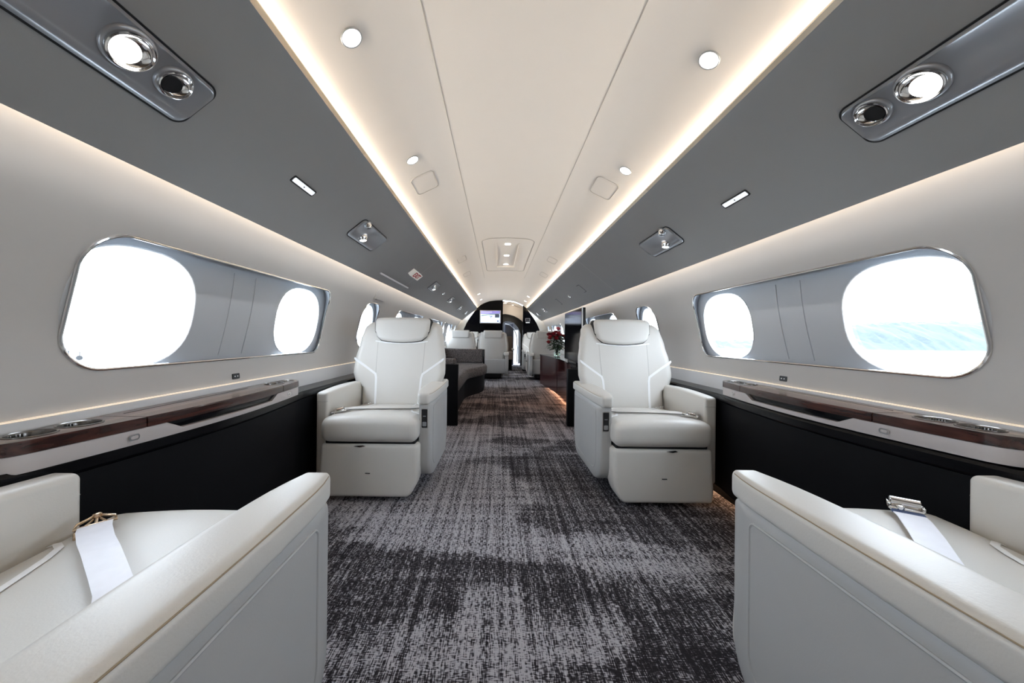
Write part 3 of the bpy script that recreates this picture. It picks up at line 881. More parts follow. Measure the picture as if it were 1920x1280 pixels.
# exit handle cover on left wall
sl = wslope(1.33); n = Vector((1, 0, sl)).normalized(); v = Vector((0, 0, 1)); v = (v - n * v.dot(n)).normalized(); u = v.cross(n)
m_ = Matrix((u, v, n)).transposed().to_4x4(); m_.translation = Vector((-wx(1.335), 3.23, 1.335))
t = thing_at('exit_handle_cover', m_, 'pale square release handle cover on the left wall above the single window', 'handle cover')
bm = bmesh.new(); prism(bm, rrect(-.15, .15, -.055, .055, .012, 4), .002); bm_obj('cover_gap', bm, M['seam'], t)
bm = bmesh.new(); prism(bm, rrect(-.147, .147, -.052, .052, .010, 4), .004); bm_obj('cover_plate', bm, M['wall'], t)
bm = bmesh.new(); prism(bm, rrect(-.10, .09, -.058, -.047, .003, 3), .008); bm_obj('pull_handle', bm, M['satin'], t)

# ------------------------------------------------------------------ swivel armchairs
def interp(tbl, t):
    if t <= tbl[0][0]: return tbl[0][1]
    for (a, va), (b, vb) in zip(tbl, tbl[1:]):
        if t <= b:
            k = (t - a) / (b - a); k = k * k * (3 - 2 * k); return va + (vb - va) * k
    return tbl[-1][1]
BW = [(.40, .268), (.565, .272), (.615, .328), (.68, .343), (.78, .340), (.90, .322), (1.00, .303), (1.06, .285)]
def back_def(x, y, z):
    """undeformed back slab (half width .34, y from -.06 to .06, z .42..1.06) -> leaning, winged shell"""
    w_ = interp(BW, z) / .34
    lean = .545 + (z - .42) * .27 + .06
    X = x * w_
    wing = -.050 * abs(x / .34) ** 3 * interp([(.5, .2), (.7, 1), (.95, .7), (1.06, .2)], z)
    if y > 0:
        X *= .9; y *= .9
    bulge = -.012 * math.cos(min(abs(x) / .34, 1) * PI / 2) * (1 if y < 0 else 0)
    return (X, y + lean + wing + bulge, z)
CH_MESH = {}
def chair_parts(mir):
    if mir in CH_MESH: return CH_MESH[mir]
    g = -1 if mir else 1
    def F(f):
        return lambda x, y, z: (g * f(x, y, z)[0], f(x, y, z)[1], f(x, y, z)[2])
    parts = []      # (name, mesh_obj, [children])
    root = empty('swivel_armchair')
    # leg rest: face panel hanging under the seat
    def lr(x, y, z):
        X = x
        if z < -.01: X = x - x / .282 * (.045 if x > 0 else .010) * ((-.01 - z) / .135) ** 2.4
        return (X, y + .075 + .012 * (z / .145), z + .176)
    bm = rbox_bm(.282, .075, .148, .022, (10, 3, 14), F(lr)); lg = bm_obj('leg_rest', bm, M['leather'], root, angle=60)
    bm = bmesh.new(); bx(bm, g * .0 - .014, g * .0 + .014, -.0052, .004, .162, .166, .001, 1); bm_obj('brand_tab', bm, M['gap'], lg)
    bm = bmesh.new(); prism(bm, [(-.035, 0), (.015, .006), (.03, 0), (.0, -.006)], .004, Matrix.Translation((g * -.045, .0, .318)) @ Matrix.Rotation(PI / 2, 4, 'X')); bm_obj('release_tab', bm, M['chrome'], lg)
    # seat cushion
    def sc_(x, y, z):
        t = (y + .29) / .58
        crown = .016 * math.cos(min(abs(x) / .28, 1) * PI / 2) * (1 if z > 0 else 0) * (1 - .6 * t)
        drop = -.035 * max(t - .15, 0) if z > 0 else 0
        return (x, y + .285 - .008 * math.sin(max(min((z + .07) / .14, 1), 0) * PI), z + .402 + crown + drop)
    bm = rbox_bm(.279, .29, .075, .046, (8, 8, 3), F(lambda x, y, z: (lambda q: (q[0], q[1], q[2] + (.006 if z < 0 else 0)))(sc_(x, y, z)))); seat = bm_obj('seat_cushion', bm, M['leather'], root, angle=60)
    def seat_z(x, y): 
        t = y / .58
        return .477 + .016 * math.cos(min(abs(x) / .28, 1) * PI / 2) * (1 - .6 * t) - .035 * max(t - .15, 0)
    # piping on the cushion, an L running beside each arm
    for sd in (1, -1):
        path = [(sd * .264, .150), (sd * .238, .158), (sd * .215, .172), (sd * .198, .205), (sd * .180, .27), (sd * .163, .34), (sd * .150, .43), (sd * .145, .54)]
        bm = bmesh.new()
        P = [(g * x, y, seat_z(x, y) + (-.006 if i == 0 else .0015)) for i, (x, y) in enumerate(path)]
        wv = [(0, .007, 0), (.002, .0065, 0), (.005, .005, 0)] + [(.0068, .0015, 0)] * 5
        wv = [Vector((g * sd * a, b, c)) for a, b, c in wv]
        ribbon(bm, P, wv, .0012, up=(0, 0, 1)); bm_obj('piping', bm, M['piping'], seat)
    # dark structure under the seat
    bm = bmesh.new(); bx(bm, -.262, .262, .03, .56, .30, .345, .01, 2); bx(bm, -.20, .20, .17, .54, .02, .31, .03, 3)
    bm_obj('base', bm, M['black'], root)
    # backrest
    bm = rbox_bm(.34, .06, .32, .05, (14, 3, 16), lambda x, y, z: (lambda q: (g * q[0], q[1], q[2]))(back_def(x, y, z + .74)))
    back = bm_obj('backrest', bm, M['leather'], root, angle=60)
    def on_back(x, z, lift=.0): 
        x = max(-.335, min(.335, x * .34 / interp(BW, z)))
        q = back_def(x, -.06 - lift, z); return Vector((g * q[0], q[1], q[2]))
    def strip(name, path, hw, m, lift=.0015, n=10):
        dense = []
        for (a, b) in zip(path, path[1:]):
            for k in range(n): dense.append((a[0] + (b[0] - a[0]) * k / n, a[1] + (b[1] - a[1]) * k / n))
        dense.append(path[-1])
        bm = bmesh.new(); rows = []
        for i, p in enumerate(dense):
            q0 = dense[max(i - 1, 0)]; q1 = dense[min(i + 1, len(dense) - 1)]
            d = Vector((q1[0] - q0[0], q1[1] - q0[1])).normalized(); nn = Vector((-d.y, d.x)) * hw
            rows.append([bm.verts.new(on_back(p[0] + nn.x, p[1] + nn.y, -.003)), bm.verts.new(on_back(p[0] + nn.x, p[1] + nn.y, lift)), bm.verts.new(on_back(p[0] - nn.x, p[1] - nn.y, lift)), bm.verts.new(on_back(p[0] - nn.x, p[1] - nn.y, -.003))])
        for a, b in zip(rows, rows[1:]):
            for k in range(4): bm.faces.new((a[k], a[(k + 1) % 4], b[(k + 1) % 4], b[k]))
        bm.faces.new(rows[0][::-1]); bm.faces.new(rows[-1])
        return bm_obj(name, bm, m, back)
    for sd in (1, -1):
        strip('piping', [(sd * .338, .785), (sd * .176, .668), (sd * .168, .640), (sd * .160, .50), (sd * .158, .440)], .0075, M['piping'])
        strip('stitched_seam', [(sd * .180, .908), (sd * .178, .80), (sd * .173, .675)], .0012, M['seam'], .0008)
    strip('piping', [(-.20, .912), (-.12, .900), (0, .896), (.12, .900), (.20, .912)], .004, M['piping'])
    # head rest
    def hd(x, y, z):
        k = interp([(-.10, .80), (-.055, .93), (.0, .975), (.10, 1.0)], z)
        droop = .020 * (abs(x) / .215) ** 2 * (1 if z < -.03 else 0)
        zz = z + 1.000 + droop - .008 * (abs(x) / .215) ** 2 * (1 if z > 0 else 0)
        yb = .545 + (zz - .42) * .27 + .005
        return (x * k, y + yb, zz)
    bm = rbox_bm(.215, .05, .098, .032, (8, 3, 5), F(hd)); head = bm_obj('headrest', bm, M['leather'], root, angle=60)
    # shadow line cup behind the headrest
    def hd2(x, y, z):
        q = hd(x * 1.045, y, z * 1.05 - .004); return (q[0], q[1] + .010, q[2])
    bm = rbox_bm(.215, .044, .098, .032, (8, 3, 5), F(hd2)); bm_obj('headrest_gap', bm, M['gap'], head, angle=60)
    bm = rbox_bm(.205, .030, .085, .028, (8, 3, 5), F(lambda x, y, z: (x * interp([(-.085, .92), (.085, 1)], z), y + .545 + (z + .592) * .27 + .115, z + 1.012))); bm_obj('headrest_rear', bm, M['leather'], head, angle=60)
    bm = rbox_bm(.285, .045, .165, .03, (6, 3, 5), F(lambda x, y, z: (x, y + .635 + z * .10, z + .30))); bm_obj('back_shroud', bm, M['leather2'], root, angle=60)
    # aisle side arm: tall panel with a rounded lower rear corner, inset and control recess
    xo, xi = .337, .272
    out = rrect(.085, .775, .095, .552, [.03, .02, .11, .17], 8)
    out = [(y, z) for y, z in out]
    bm = bmesh.new()
    T = Matrix(((0, 0, 1, 0), (1, 0, 0, 0), (0, 1, 0, 0), (0, 0, 0, 1)))
    lay = [(xi, 0.0), (xi + .002, 0.0), (xo - .016, 0.0), (xo - .006, .004), (xo, .014)]
    cy, cz_ = .43, .33
    rings = []
    for (x, ins) in lay:
        ring = []
        for (y, z) in out:
            d = Vector((y - cy, z - cz_)); L_ = d.length
            q = Vector((cy, cz_)) + d * (1 - ins / L_)
            bulge = .018 * math.sin(PI * min(max((y - .085) / .69, 0), 1)) if x > .3 else 0
            ring.append(bm.verts.new((g * (x + bulge), q.x, q.y)))
        rings.append(ring)
    nn_ = len(out)
    for a, b in zip(rings, rings[1:]):
        for i in range(nn_): bm.faces.new((a[i], a[(i + 1) % nn_], b[(i + 1) % nn_], b[i]))
    bm.faces.new(rings[0][::-1])
    # gridded outer face so that it follows the bulge
    inner = [v.co.copy() for v in rings[-1]]
    def bul(y): return .018 * math.sin(PI * min(max((y - .085) / .69, 0), 1))
    prev = rings[-1]
    for kk in (.9, .6, .3):
        cur = []
        for c in inner:
            y = cy + (c.y - cy) * kk; z = cz_ + (c.z - cz_) * kk
            cur.append(bm.verts.new((g * (xo + bul(y)), y, z)))
        for i in range(nn_): bm.faces.new((prev[i], prev[(i + 1) % nn_], cur[(i + 1) % nn_], cur[i]))
        prev = cur
    bm.faces.new(prev)
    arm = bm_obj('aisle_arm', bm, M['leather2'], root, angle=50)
    # inset panel: groove ring + slightly raised field
    o2 = rrect(.155, .715, .155, .520, [.02, .02, .06, .13], 8)
    def ringpts(o, x): return [(g * (x + bul(y)), y, z) for y, z in o]
    bm = bmesh.new(); tube(bm, ringpts(o2, xo - .0012), .0036, 6, closed=True); bm_obj('inset_groove', bm, M['leather2'], arm)
    # arm pad
    def pad(x, y, z):
        t = (y + .365) / .73
        wout = .016 * math.sin(PI * min(max(t, 0), 1)) - .016 * max(1 - t / .16, 0) ** 2
        win = -.002 - .02 * math.sin(PI * min(max(t * .9, 0), 1))
        fx = min(max((x / .046 + 1) / 2, 0), 1)
        X = x + wout * fx + (win + .02 * max(1 - t / .2, 0) ** 2) * (1 - fx)
        return (X + .298, y + .430, z + .578 + .006 * math.sin(PI * t))
    bm = rbox_bm(.046, .365, .034, .018, (3, 14, 2), F(pad)); pd = bm_obj('arm_pad', bm, M['leather'], arm, angle=60); M.setdefault('tan', mat('tan_edge_stitching', (.36, .29, .20), .7))
    bm = bmesh.new()
    tube(bm, [(g * (pad(.046, yy, .016)[0] - .0035), pad(.046, yy, .016)[1], pad(.046, yy, .016)[2] + .0105) for yy in [-.345 + .69 * k / 16 for k in range(17)]], .0014, 6)
    bm_obj('edge_stitching', bm, M['tan'], pd)
    # control recess facing forward
    bm = bmesh.new(); T = Matrix(((g, 0, 0, g * .304), (0, 0, -1, .0862), (0, 1, 0, .462), (0, 0, 0, 1)))
    prism(bm, rrect(-.0195, .0195, -.060, .058, .005, 4), .002, T); bm_obj('control_bezel', bm, M['chrome'], arm)
    bm = bmesh.new(); prism(bm, rrect(-.017, .017, -.057, .053, .004, 4), .0026, T); cb = bm_obj('control_recess', bm, M['black'], arm)
    bm = bmesh.new(); prism(bm, rrect(-.012, .012, -.048, -.022, .004, 4), .0036, T); prism(bm, rrect(-.009, .009, .010, .014, .001, 2), .0034, T); bm_obj('control_lever', bm, M['satin'], arm)
    # wall side arm
    def wa(x, y, z):
        t = (y + .27) / .54
        top = .010 * math.sin(PI * min(max(t, 0), 1)) if z > 0 else 0
        Z = z + .355 + top
        if z < -.1 : Z += .10 * max(t - .3, 0)
        return (x - .308, y + .352, Z)
    bm = rbox_bm(.036, .272, .255, .018, (3, 8, 8), F(wa)); wa_ = bm_obj('wall_arm', bm, M['leather'], root, angle=60)
    bm = bmesh.new(); tube(bm, [(g * x, y, .555) for x, y in ((-.276, .086), (-.288, .0795), (-.330, .0795), (-.340, .086), (-.3445, .105))], .0013, 6); bm_obj('edge_stitching', bm, M['seam'], wa_)
    CH_MESH[mir] = root
    root['proto'] = 1
    return root
def add_belt(root, mir, kind):
    """kind 'lap': straps across the seat with a buckle by the wall arm; 'drape_*': the near chairs"""
    g = -1 if mir else 1
    def sz(x, y):
        t = y / .58
        return .477 + .016 * math.cos(min(abs(x) / .28, 1) * PI / 2) * (1 - .6 * t) - .035 * max(t - .15, 0) + .002
    if kind == 'lap':
        pts = [(.262, .34), (.18, .26), (.05, .24), (-.08, .23), (-.17, .20), (-.215, .165)]
        P = [(g * x, y, sz(x, y) + .004 + (.008 if .3 > abs(x) > .1 else .004)) for x, y in pts]
        bm = bmesh.new(); ribbon(bm, P, Vector((0, .022, .006)), .002, up=(0, 0, 1)); b = bm_obj('seat_belt', bm, M['leather'], root)
        bm = bmesh.new(); ribbon(bm, [(p[0], p[1] - .018, p[2] - .004) for p in P], Vector((0, .006, -.003)), .002, up=(0, 0, 1)); bm_obj('belt_underside', bm, M['black'], b)
        bm = bmesh.new(); bx(bm, -.034, .034, -.025, .025, .0, .014, .004, 2); bx(bm, -.052, -.030, -.018, .018, .004, .010, .002, 1); bx(bm, -.022, .022, -.018, .018, .016, .026, .005, 2); lathe(bm, [(.006, -.026), (.006, .026)], 12, Matrix.Translation((.03, 0, .016)) @ Matrix.Rotation(PI / 2, 4, 'X'))
        mt = Matrix.Translation((g * -.225, .135, .486)) @ Matrix.Rotation(g * math.radians(35), 4, 'Z') @ Matrix.Rotation(g * -.15, 4, 'Y')
        bmesh.ops.transform(bm, matrix=mt, verts=bm.verts); bm_obj('buckle', bm, M['chrome'], b)
        bm = bmesh.new(); bx(bm, -.03, .03, -.012, .012, 0, .012, .003, 2); bx(bm, .012, .034, -.014, .014, .004, .020, .003, 2)
        mt = Matrix.Translation((g * -.20, .515, .452)); bmesh.ops.transform(bm, matrix=mt, verts=bm.verts); bm_obj('belt_anchor', bm, M['chrome'], b)
        return
    # near chairs: local frame, buckle near the wall arm, strap running back across the seat
    if kind == 'near_left':
        pts = [(-.205, .112), (-.18, .137), (-.125, .180), (-.07, .218), (-.025, .250), (.019, .281), (.075, .321), (.111, .357), (.147, .393)]
        lift = [.016, .017, .018, .020, .020, .020, .020, .014, .006]
        bk = M['bronze']
    else:
        pts = [(-.142, .060), (-.11, .105), (-.06, .17), (-.02, .22), (.02, .27), (.07, .33), (.13, .40)]
        lift = [.010, .012, .010, .006, .004, .004, .004]
        bk = M['chrome']
    P = [Vector((g * x, y, sz(x, y) + l)) for (x, y), l in zip(pts, lift)]
    W_ = [Vector((g * (.017 + .013 * i / 8), -.022 + .014 * i / 8, 0)) if kind == 'near_left' else Vector((g * .024, -.016, 0)) for i in range(len(P))]
    bm = bmesh.new(); ribbon(bm, P, W_, .002, up=(0, 0, 1)); b = bm_obj('seat_belt', bm, M['belt'], root)
    b['label'] = 'white satin strap'
    d = (P[0] - P[1]).normalized(); d.z = 0; d.normalize(); wv = W_[0].normalized(); up = Vector((0, 0, 1))
    mt = Matrix((wv, d, up)).transposed().to_4x4(); mt.translation = P[0]
    bm = bmesh.new()
    if kind == 'near_left':
        # pierced triangular bronze slide
        T = [(-.034, -.004, 0), (.034, -.004, 0), (.030, .012, .004), (0, .030, .010), (-.030, .012, .004)]
        tube(bm, T, .0034, 8, closed=True); tube(bm, [(0, -.004, 0), (0, .030, .010)], .003, 6); tube(bm, [(-.018, -.004, 0), (-.006, .014, .006)], .0024, 6); tube(bm, [(.018, -.004, 0), (.006, .014, .006)], .0024, 6)
        lathe(bm, [(.008, -.003), (.008, .005), (.005, .007)], 14, Matrix.Translation((0, .024, .010)))
        bx(bm, -.034, -.022, -.012, .014, -.028, -.004, .003, 1)
    else:
        lathe(bm, [(.010, -.029), (.0135, -.027), (.0135, .027), (.010, .029)], 20, Matrix.Translation((0, .012, .018)) @ Matrix.Rotation(PI / 2, 4, 'Y'))
        bx(bm, -.031, .031, -.012, .016, .000, .010, .003, 2)
        bx(bm, -.034, -.028, -.010, .028, .002, .020, .003, 1); bx(bm, .028, .034, -.010, .028, .002, .020, .003, 1)
        lathe(bm, [(.009, 0), (.009, .010), (.006, .012)], 16, Matrix.Translation((.012, -.006, .004)))
    bmesh.ops.transform(bm, matrix=mt, verts=bm.verts)
    bm_obj('buckle', bm, bk, b, angle=50)
    if kind != 'near_left':
        bm = bmesh.new(); bx(bm, -.030, .030, -.024, -.006, -.001, .004, .001, 1); bmesh.ops.transform(bm, matrix=mt, verts=bm.verts)
        bm_obj('belt_tab', bm, mat('navy_webbing', (.03, .06, .16), .6), b)
used = set()
def chair(x, y, rz, mir, label, belt=None, scale=1.0):
    root = chair_parts(mir)
    if mir in used: root = copy_tree(root)
    else: used.add(mir)
    base = root
    base.location = (x, y, 0); base.rotation_euler = (0, 0, rz)
    if 'proto' in base: del base['proto']
    tag(base, label, 'armchair', 'cream leather swivel armchairs')
    return base
specs = [
    (-.837, 1.955, 0, False, 'cream leather armchair facing the camera, left of the aisle in front of the sofa', 'lap'),
    (.843, 1.915, 0, True, 'cream leather armchair facing the camera, right of the aisle by the red cabinet', 'lap'),
    (-.840, .920, PI, True, 'cream leather armchair cut off at the lower left, seen over its armrest, bronze buckle', 'near_left'),
    (.846, .965, PI, False, 'cream leather armchair cut off at the lower right, seen over its armrest, steel buckle', 'near_right'),
    (-.21, 8.28, PI, True, 'far cream armchair seen from behind, left of the aisle below the wall screen', None),
    (-.93, 8.32, PI, True, 'far cream armchair seen from behind, against the left wall beyond the sofa', None),
    (.93, 8.22, PI, False, 'far cream armchair seen from behind, right of the aisle partly hidden by the flowers', None),
    (-.86, 8.83, 0, False, 'far cream armchair facing the camera, mostly hidden behind the left wall armchair', None),
    (.91, 8.80, 0, True, 'far cream armchair facing the camera, right of the aisle beside the bulkhead', None),
]
roots = []
protos = {}
for (x, y, rz, mir, lb, bk) in specs: roots.append((chair(x, y, rz, mir, lb), mir, bk))
for r, mir, bk in roots:
    if bk: add_belt(r, mir, bk)
    if bk and bk.startswith('near'):
        for ch in r.children:      # these two are reclined a little further
            if ch.name.startswith(('backrest', 'headrest')): ch.location.y += .10

# ------------------------------------------------------------------ sofa on the left
sofa = empty('sofa', (-.9, 5.1, 0), label='long taupe tweed sofa along the left wall behind the facing armchair', cat='sofa')
def so(p): return Vector(p) - Vector((-.9, 5.1, 0))
def seat_edge(Y): return -.56 + .26 * interp([(5.2, 0), (6.1, 1)], Y)
bm = bmesh.new()
ys = [3.74 + (6.56 - 3.74) * k / 30 for k in range(31)]
rows = []
for y in ys:
    e = seat_edge(y)
    if y > 6.45: e -= .05 * (y - 6.45) / .11
    rows.append([bm.verts.new(so(p)) for p in ((-1.30, y, .30), (e - .02, y, .29), (e, y, .31), (e + .004, y, .40), (e - .02, y, .437), (e - .06, y, .448), (-1.0, y, .45), (-1.30, y, .45))])
for a, b in zip(rows, rows[1:]):
    for i in range(8): bm.faces.new((a[i], a[(i + 1) % 8], b[(i + 1) % 8], b[i]))
bm.faces.new(rows[0]); bm.faces.new(rows[-1][::-1])
bm_obj('seat_cushion', bm, M['tweed'], sofa, angle=50)
bm = bmesh.new(); rows = []
for y in ys:
    e = seat_edge(y) - .05
    rows.append([bm.verts.new(so(p)) for p in ((-1.28, y, .0), (e, y, .0), (e, y, .29), (-1.28, y, .29))])
for a, b in zip(rows, rows[1:]):
    for i in range(4): bm.faces.new((a[i], a[(i + 1) % 4], b[(i + 1) % 4], b[i]))
bm.faces.new(rows[0]); bm.faces.new(rows[-1][::-1])
bm_obj('plinth', bm, M['dark'], sofa)
rbox('backrest', (-1.21 + .9, 5.14 - 5.1, .62), (.08, 1.40, .17), .05, M['tweed'], sofa, (3, 10, 4))
rbox('end_backrest', (-.84 + .9, 6.60 - 5.1, .585), (.46, .05, .135), .03, M['tweed'], sofa, (8, 2, 3), f=lambda x, y, z: (x, y, z + (.02 * max(-x, 0) if z > 0 else 0)))
rbox('arm_cushion', (-.73 + .9, 3.80 - 5.1, .655), (.17, .08, .055), .035, M['tweed'], sofa, (4, 3, 2))
box('end_trim', -.385 + .9, -.355 + .9, 6.54 - 5.1, 6.66 - 5.1, .30, .715, M['blackgloss'], sofa, .004, 2)
ep = box('room_divider', -1.28, -.523, 3.64, 3.70, .0, .655, M['dark'], None, .004, 2)
tag(ep, 'low black divider panel at the near end of the tweed sofa', 'divider')
ep = box('room_divider', .655, 1.28, 3.66, 3.74, .0, .615, M['dark'], None, .004, 2)
tag(ep, 'low black divider panel behind the right facing armchair', 'divider')

# ------------------------------------------------------------------ credenza, television, flowers on the right
cr = empty('credenza', (1.0, 5.3, 0), label='glossy dark red wood cabinet with curved front on the right of the aisle', cat='cabinet')
def co(p): return Vector(p) - Vector((1.0, 5.3, 0))
def cx_(Y): return .70 + .155 * math.sin(PI * min(max((Y - 3.75) / 3.2, 0), 1) ** 0.85)
ys = [3.76 + (6.74 - 3.76) * k / 36 for k in range(37)]
bm = bmesh.new(); rows = []
for y in ys: rows.append([bm.verts.new(co(p)) for p in ((1.28, y, .05), (cx_(y) + .01, y, .05), (cx_(y) + .01, y, .60), (1.28, y, .60))])
for a, b in zip(rows, rows[1:]):
    for i in range(4): bm.faces.new((a[i], a[(i + 1) % 4], b[(i + 1) % 4], b[i]))
bm.faces.new(rows[0]); bm.faces.new(rows[-1][::-1]); bm_obj('cabinet_body', bm, M['redgloss'], cr, angle=30)
bm = bmesh.new(); rows = []
for y in ys: rows.append([bm.verts.new(co(p)) for p in ((1.29, y, .602), (cx_(y), y, .602), (cx_(y), y, .622), (1.29, y, .622))])
for a, b in zip(rows, rows[1:]):
    for i in range(4): bm.faces.new((a[i], a[(i + 1) % 4], b[(i + 1) % 4], b[i]))
bm.faces.new(rows[0]); bm.faces.new(rows[-1][::-1]); bm_obj('cabinet_top', bm, M['blackgloss'], cr, angle=30)
box('toe_kick', .98 - 1.0, 1.25 - 1.0, 3.8 - 5.3, 6.7 - 5.3, 0, .052, M['dark'], cr)
bm = bmesh.new()
for Y in (4.6, 5.5):
    tube(bm, [co((cx_(Y) + .009, Y, .06)), co((cx_(Y) + .009, Y, .595))], .0022, 6)
bm_obj('door_joint', bm, M['black'], cr)
tv = empty('television', (.87, 4.4, .622), label='tall glossy black television standing on the red cabinet beside the flowers', cat='television')
box('screen_case', -.012, .030, -.50, .50, .03, .68, M['black'], tv, .006, 2)
box('screen_glass', -.016, -.011, -.485, .485, .045, .665, M['blackgloss'], tv, .001, 1)
box('edge_trim', -.016, -.002, -.506, -.499, .028, .684, M['piping'], tv, .002, 1)
box('stand', -.02, .06, -.25, .25, .001, .035, M['blackgloss'], tv, .004, 1)
VX_, VY_, VZ_ = .93, 5.95, .622
vs = empty('glass_vase', (VX_, VY_, VZ_), label='clear glass vase of water holding red flowers on the red cabinet', cat='vase')
bm = bmesh.new(); lathe(bm, [(.045, .0), (.055, .01), (.062, .05), (.055, .09), (.042, .115), (.050, .135), (.047, .135), (.038, .115), (.050, .088), (.056, .05), (.048, .014), (.0, .012)], 28, cap=False); bm_obj('vase_body', bm, M['vase'], vs)
bm = bmesh.new(); lathe(bm, [(.0, .0145), (.048, .015), (.055, .05), (.050, .082), (.0, .082)], 24, cap=False); bm_obj('water', bm, M['vase'], vs)
fl = empty('flower_bouquet', (VX_, VY_, VZ_ + .1), label='bunch of red roses and green leaves in the glass vase', cat='flowers')
rr = random.Random(3)
heads = []
for k in range(17):
    a = rr.uniform(0, 2 * PI); r = math.sqrt(rr.uniform(0, 1)) * .15; z = .13 + .17 * math.sqrt(max(1 - (r / .17) ** 2, 0)) + rr.uniform(-.05, .03)
    heads.append((r * math.cos(a) - .01, r * math.sin(a), z))
heads += [(.01, -.02, .36), (-.15, -.04, .13), (-.12, -.05, .20), (-.02, -.12, .19)]
for k, h in enumerate(heads):
    bm = bmesh.new(); T0 = Matrix.Translation(h) @ Matrix.Rotation(rr.uniform(-.6, .6), 4, 'X') @ Matrix.Rotation(rr.uniform(-.6, .6), 4, 'Y')
    R = rr.uniform(.028, .042)
    for lyr in range(4):
        rad = R * (1 - .22 * lyr); npet = 6 - lyr
        for q in range(npet):
            an = 2 * PI * q / npet + lyr * .5; grid = []
            for i in range(5):
                v_ = i / 4; row = []
                for j in range(5):
                    u_ = (j / 4 - .5) * 1.3
                    rr_ = rad * (.25 + .75 * math.sin(v_ * PI * .55)) * (1 + .12 * v_ * v_)
                    row.append(bm.verts.new(T0 @ Vector((rr_ * math.cos(an + u_), rr_ * math.sin(an + u_), R * 1.1 * v_ * (.9 + .12 * lyr) + .004 * math.cos(u_ * 3)))))
                grid.append(row)
            for i in range(4):
                for j in range(4): bm.faces.new((grid[i][j], grid[i][j + 1], grid[i + 1][j + 1], grid[i + 1][j]))
    bm_obj('rose_bloom', bm, M['pink'] if k in (17,) else M['rose'], fl)
bm = bmesh.new()
for h in heads:
    tube(bm, [(rr.uniform(-.012, .012), rr.uniform(-.012, .012), -.07), (h[0] * .25, h[1] * .25, .05), (h[0] * .7, h[1] * .7, h[2] * .6), h], .0022, 5)
bm_obj('stems', bm, M['green'], fl)
bm = bmesh.new()
def leaf(bm, p, d, L_, w_):
    d = Vector(d).normalized(); sdv = d.cross(Vector((0, 0, 1)));
    if sdv.length < .1: sdv = Vector((1, 0, 0))
    sdv.normalize(); rows = []
    for i in range(6):
        t_ = i / 5; c = Vector(p) + d * L_ * t_ + Vector((0, 0, -.35 * L_ * t_ * t_)); ww = w_ * math.sin(PI * min(t_ * .92 + .06, 1))
        rows.append((bm.verts.new(c - sdv * ww), bm.verts.new(c + Vector((0, 0, .15 * ww))), bm.verts.new(c + sdv * ww)))
    for a, b in zip(rows, rows[1:]):
        bm.faces.new((a[0], a[1], b[1], b[0])); bm.faces.new((a[1], a[2], b[2], b[1]))
for k in range(380):
    a = rr.uniform(0, 2 * PI); r = rr.uniform(.0, .15); z = rr.uniform(.06, .30) - r * .3
    leaf(bm, (r * math.cos(a), r * math.sin(a), z), (math.cos(a), math.sin(a), rr.uniform(-.2, .8)), rr.uniform(.06, .10), rr.uniform(.012, .024))
for a in (2.6, 3.0, 3.5, 4.2, 5.2):
    leaf(bm, (.08 * math.cos(a), .08 * math.sin(a), .10), (math.cos(a), math.sin(a), -.1), .17, .006)
bm_obj('leaves', bm, M['green'], fl)['kind'] = 'stuff'

# dining table between the far chairs, with two bottles
tb = empty('dining_table', (-.55, 8.55, 0), label='dark dining table between the far left armchairs, under two bottles', cat='table')
box('table_top', -.70, .55, -.17, .17, .68, .71, M['wood'], tb, .01, 2)
box('pedestal', -.10, .10, -.08, .08, 0, .68, M['dark'], tb, .01, 2)
for x, lb in ((-.600, 'left one of two dark bottles on the far dining table'), (-.545, 'right one of two dark bottles on the far dining table')):
    b = empty('bottle', (x, 8.50, .711), label=lb, cat='bottle', group='dark bottles on the far dining table')
    bm = bmesh.new(); lathe(bm, [(.028, 0), (.030, .01), (.030, .13), (.022, .16), (.011, .185), (.010, .235)], 20); bm_obj('bottle_body', bm, M['bottle'], b)
    bm = bmesh.new(); lathe(bm, [(.012, .232), (.012, .255)], 16); bm_obj('cap', bm, M['black'], b)

# ------------------------------------------------------------------ black bulkhead, doorway and vestibule
YBH = 9.70
def half_outline():
    return [(0, 2.0), (.18, 1.992), (.344, 1.970), (.48, 1.922), (.61, 1.858), (.70, 1.775), (.80, 1.64), (.90, 1.50), (1.0, 1.34), (1.07, 1.18), (1.12, 1.0), (1.13, .8), (1.13, 0)]
H = half_outline()
def prism_y(name, pts, y0, y1, m, parent=None, kind=None):
    bm = bmesh.new()
    prism(bm, pts, y1 - y0, Matrix(((1, 0, 0, 0), (0, 0, 1, y0), (0, 1, 0, 0), (0, 0, 0, 1))))
    o = bm_obj(name, bm, m, parent, smooth=False)
    if kind: o['kind'] = kind
    return o
def hz(x):
    x = abs(x)
    for (x0, z0), (x1, z1) in zip(H, H[1:]):
        if x <= x1 + 1e-9: return z0 + (z1 - z0) * (x - x0) / max(x1 - x0, 1e-6)
    return 0
DL, DR = .03, .60
bh = empty('wall_front', (0, YBH, 0), kind='structure')
pl = [(-x, z) for x, z in reversed(H)] + [(DL, hz(DL)), (DL, 0)]
pr = [(DR, 0), (DR, hz(DR))] + [(x, z) for x, z in H if x > DR]
for nm, P in (('black_panel', pl), ('black_panel', pr)):
    prism_y(nm, P, 0, .05, M['bulk'], bh)
# cream arch closing the cabin around the black panel
outer = [(1.40, 0), (1.40, 1.0), (1.36, 1.2), (1.25, 1.45), (1.0, 1.75), (.80, 1.9), (.5, 2.03), (0, 2.08)]
for s in (-1, 1):
    P = [(s * x, z) for x, z in H] + [(s * x, z) for x, z in outer]
    prism_y('arch_trim', P, -.03, .02, M['cream_trim'], bh)
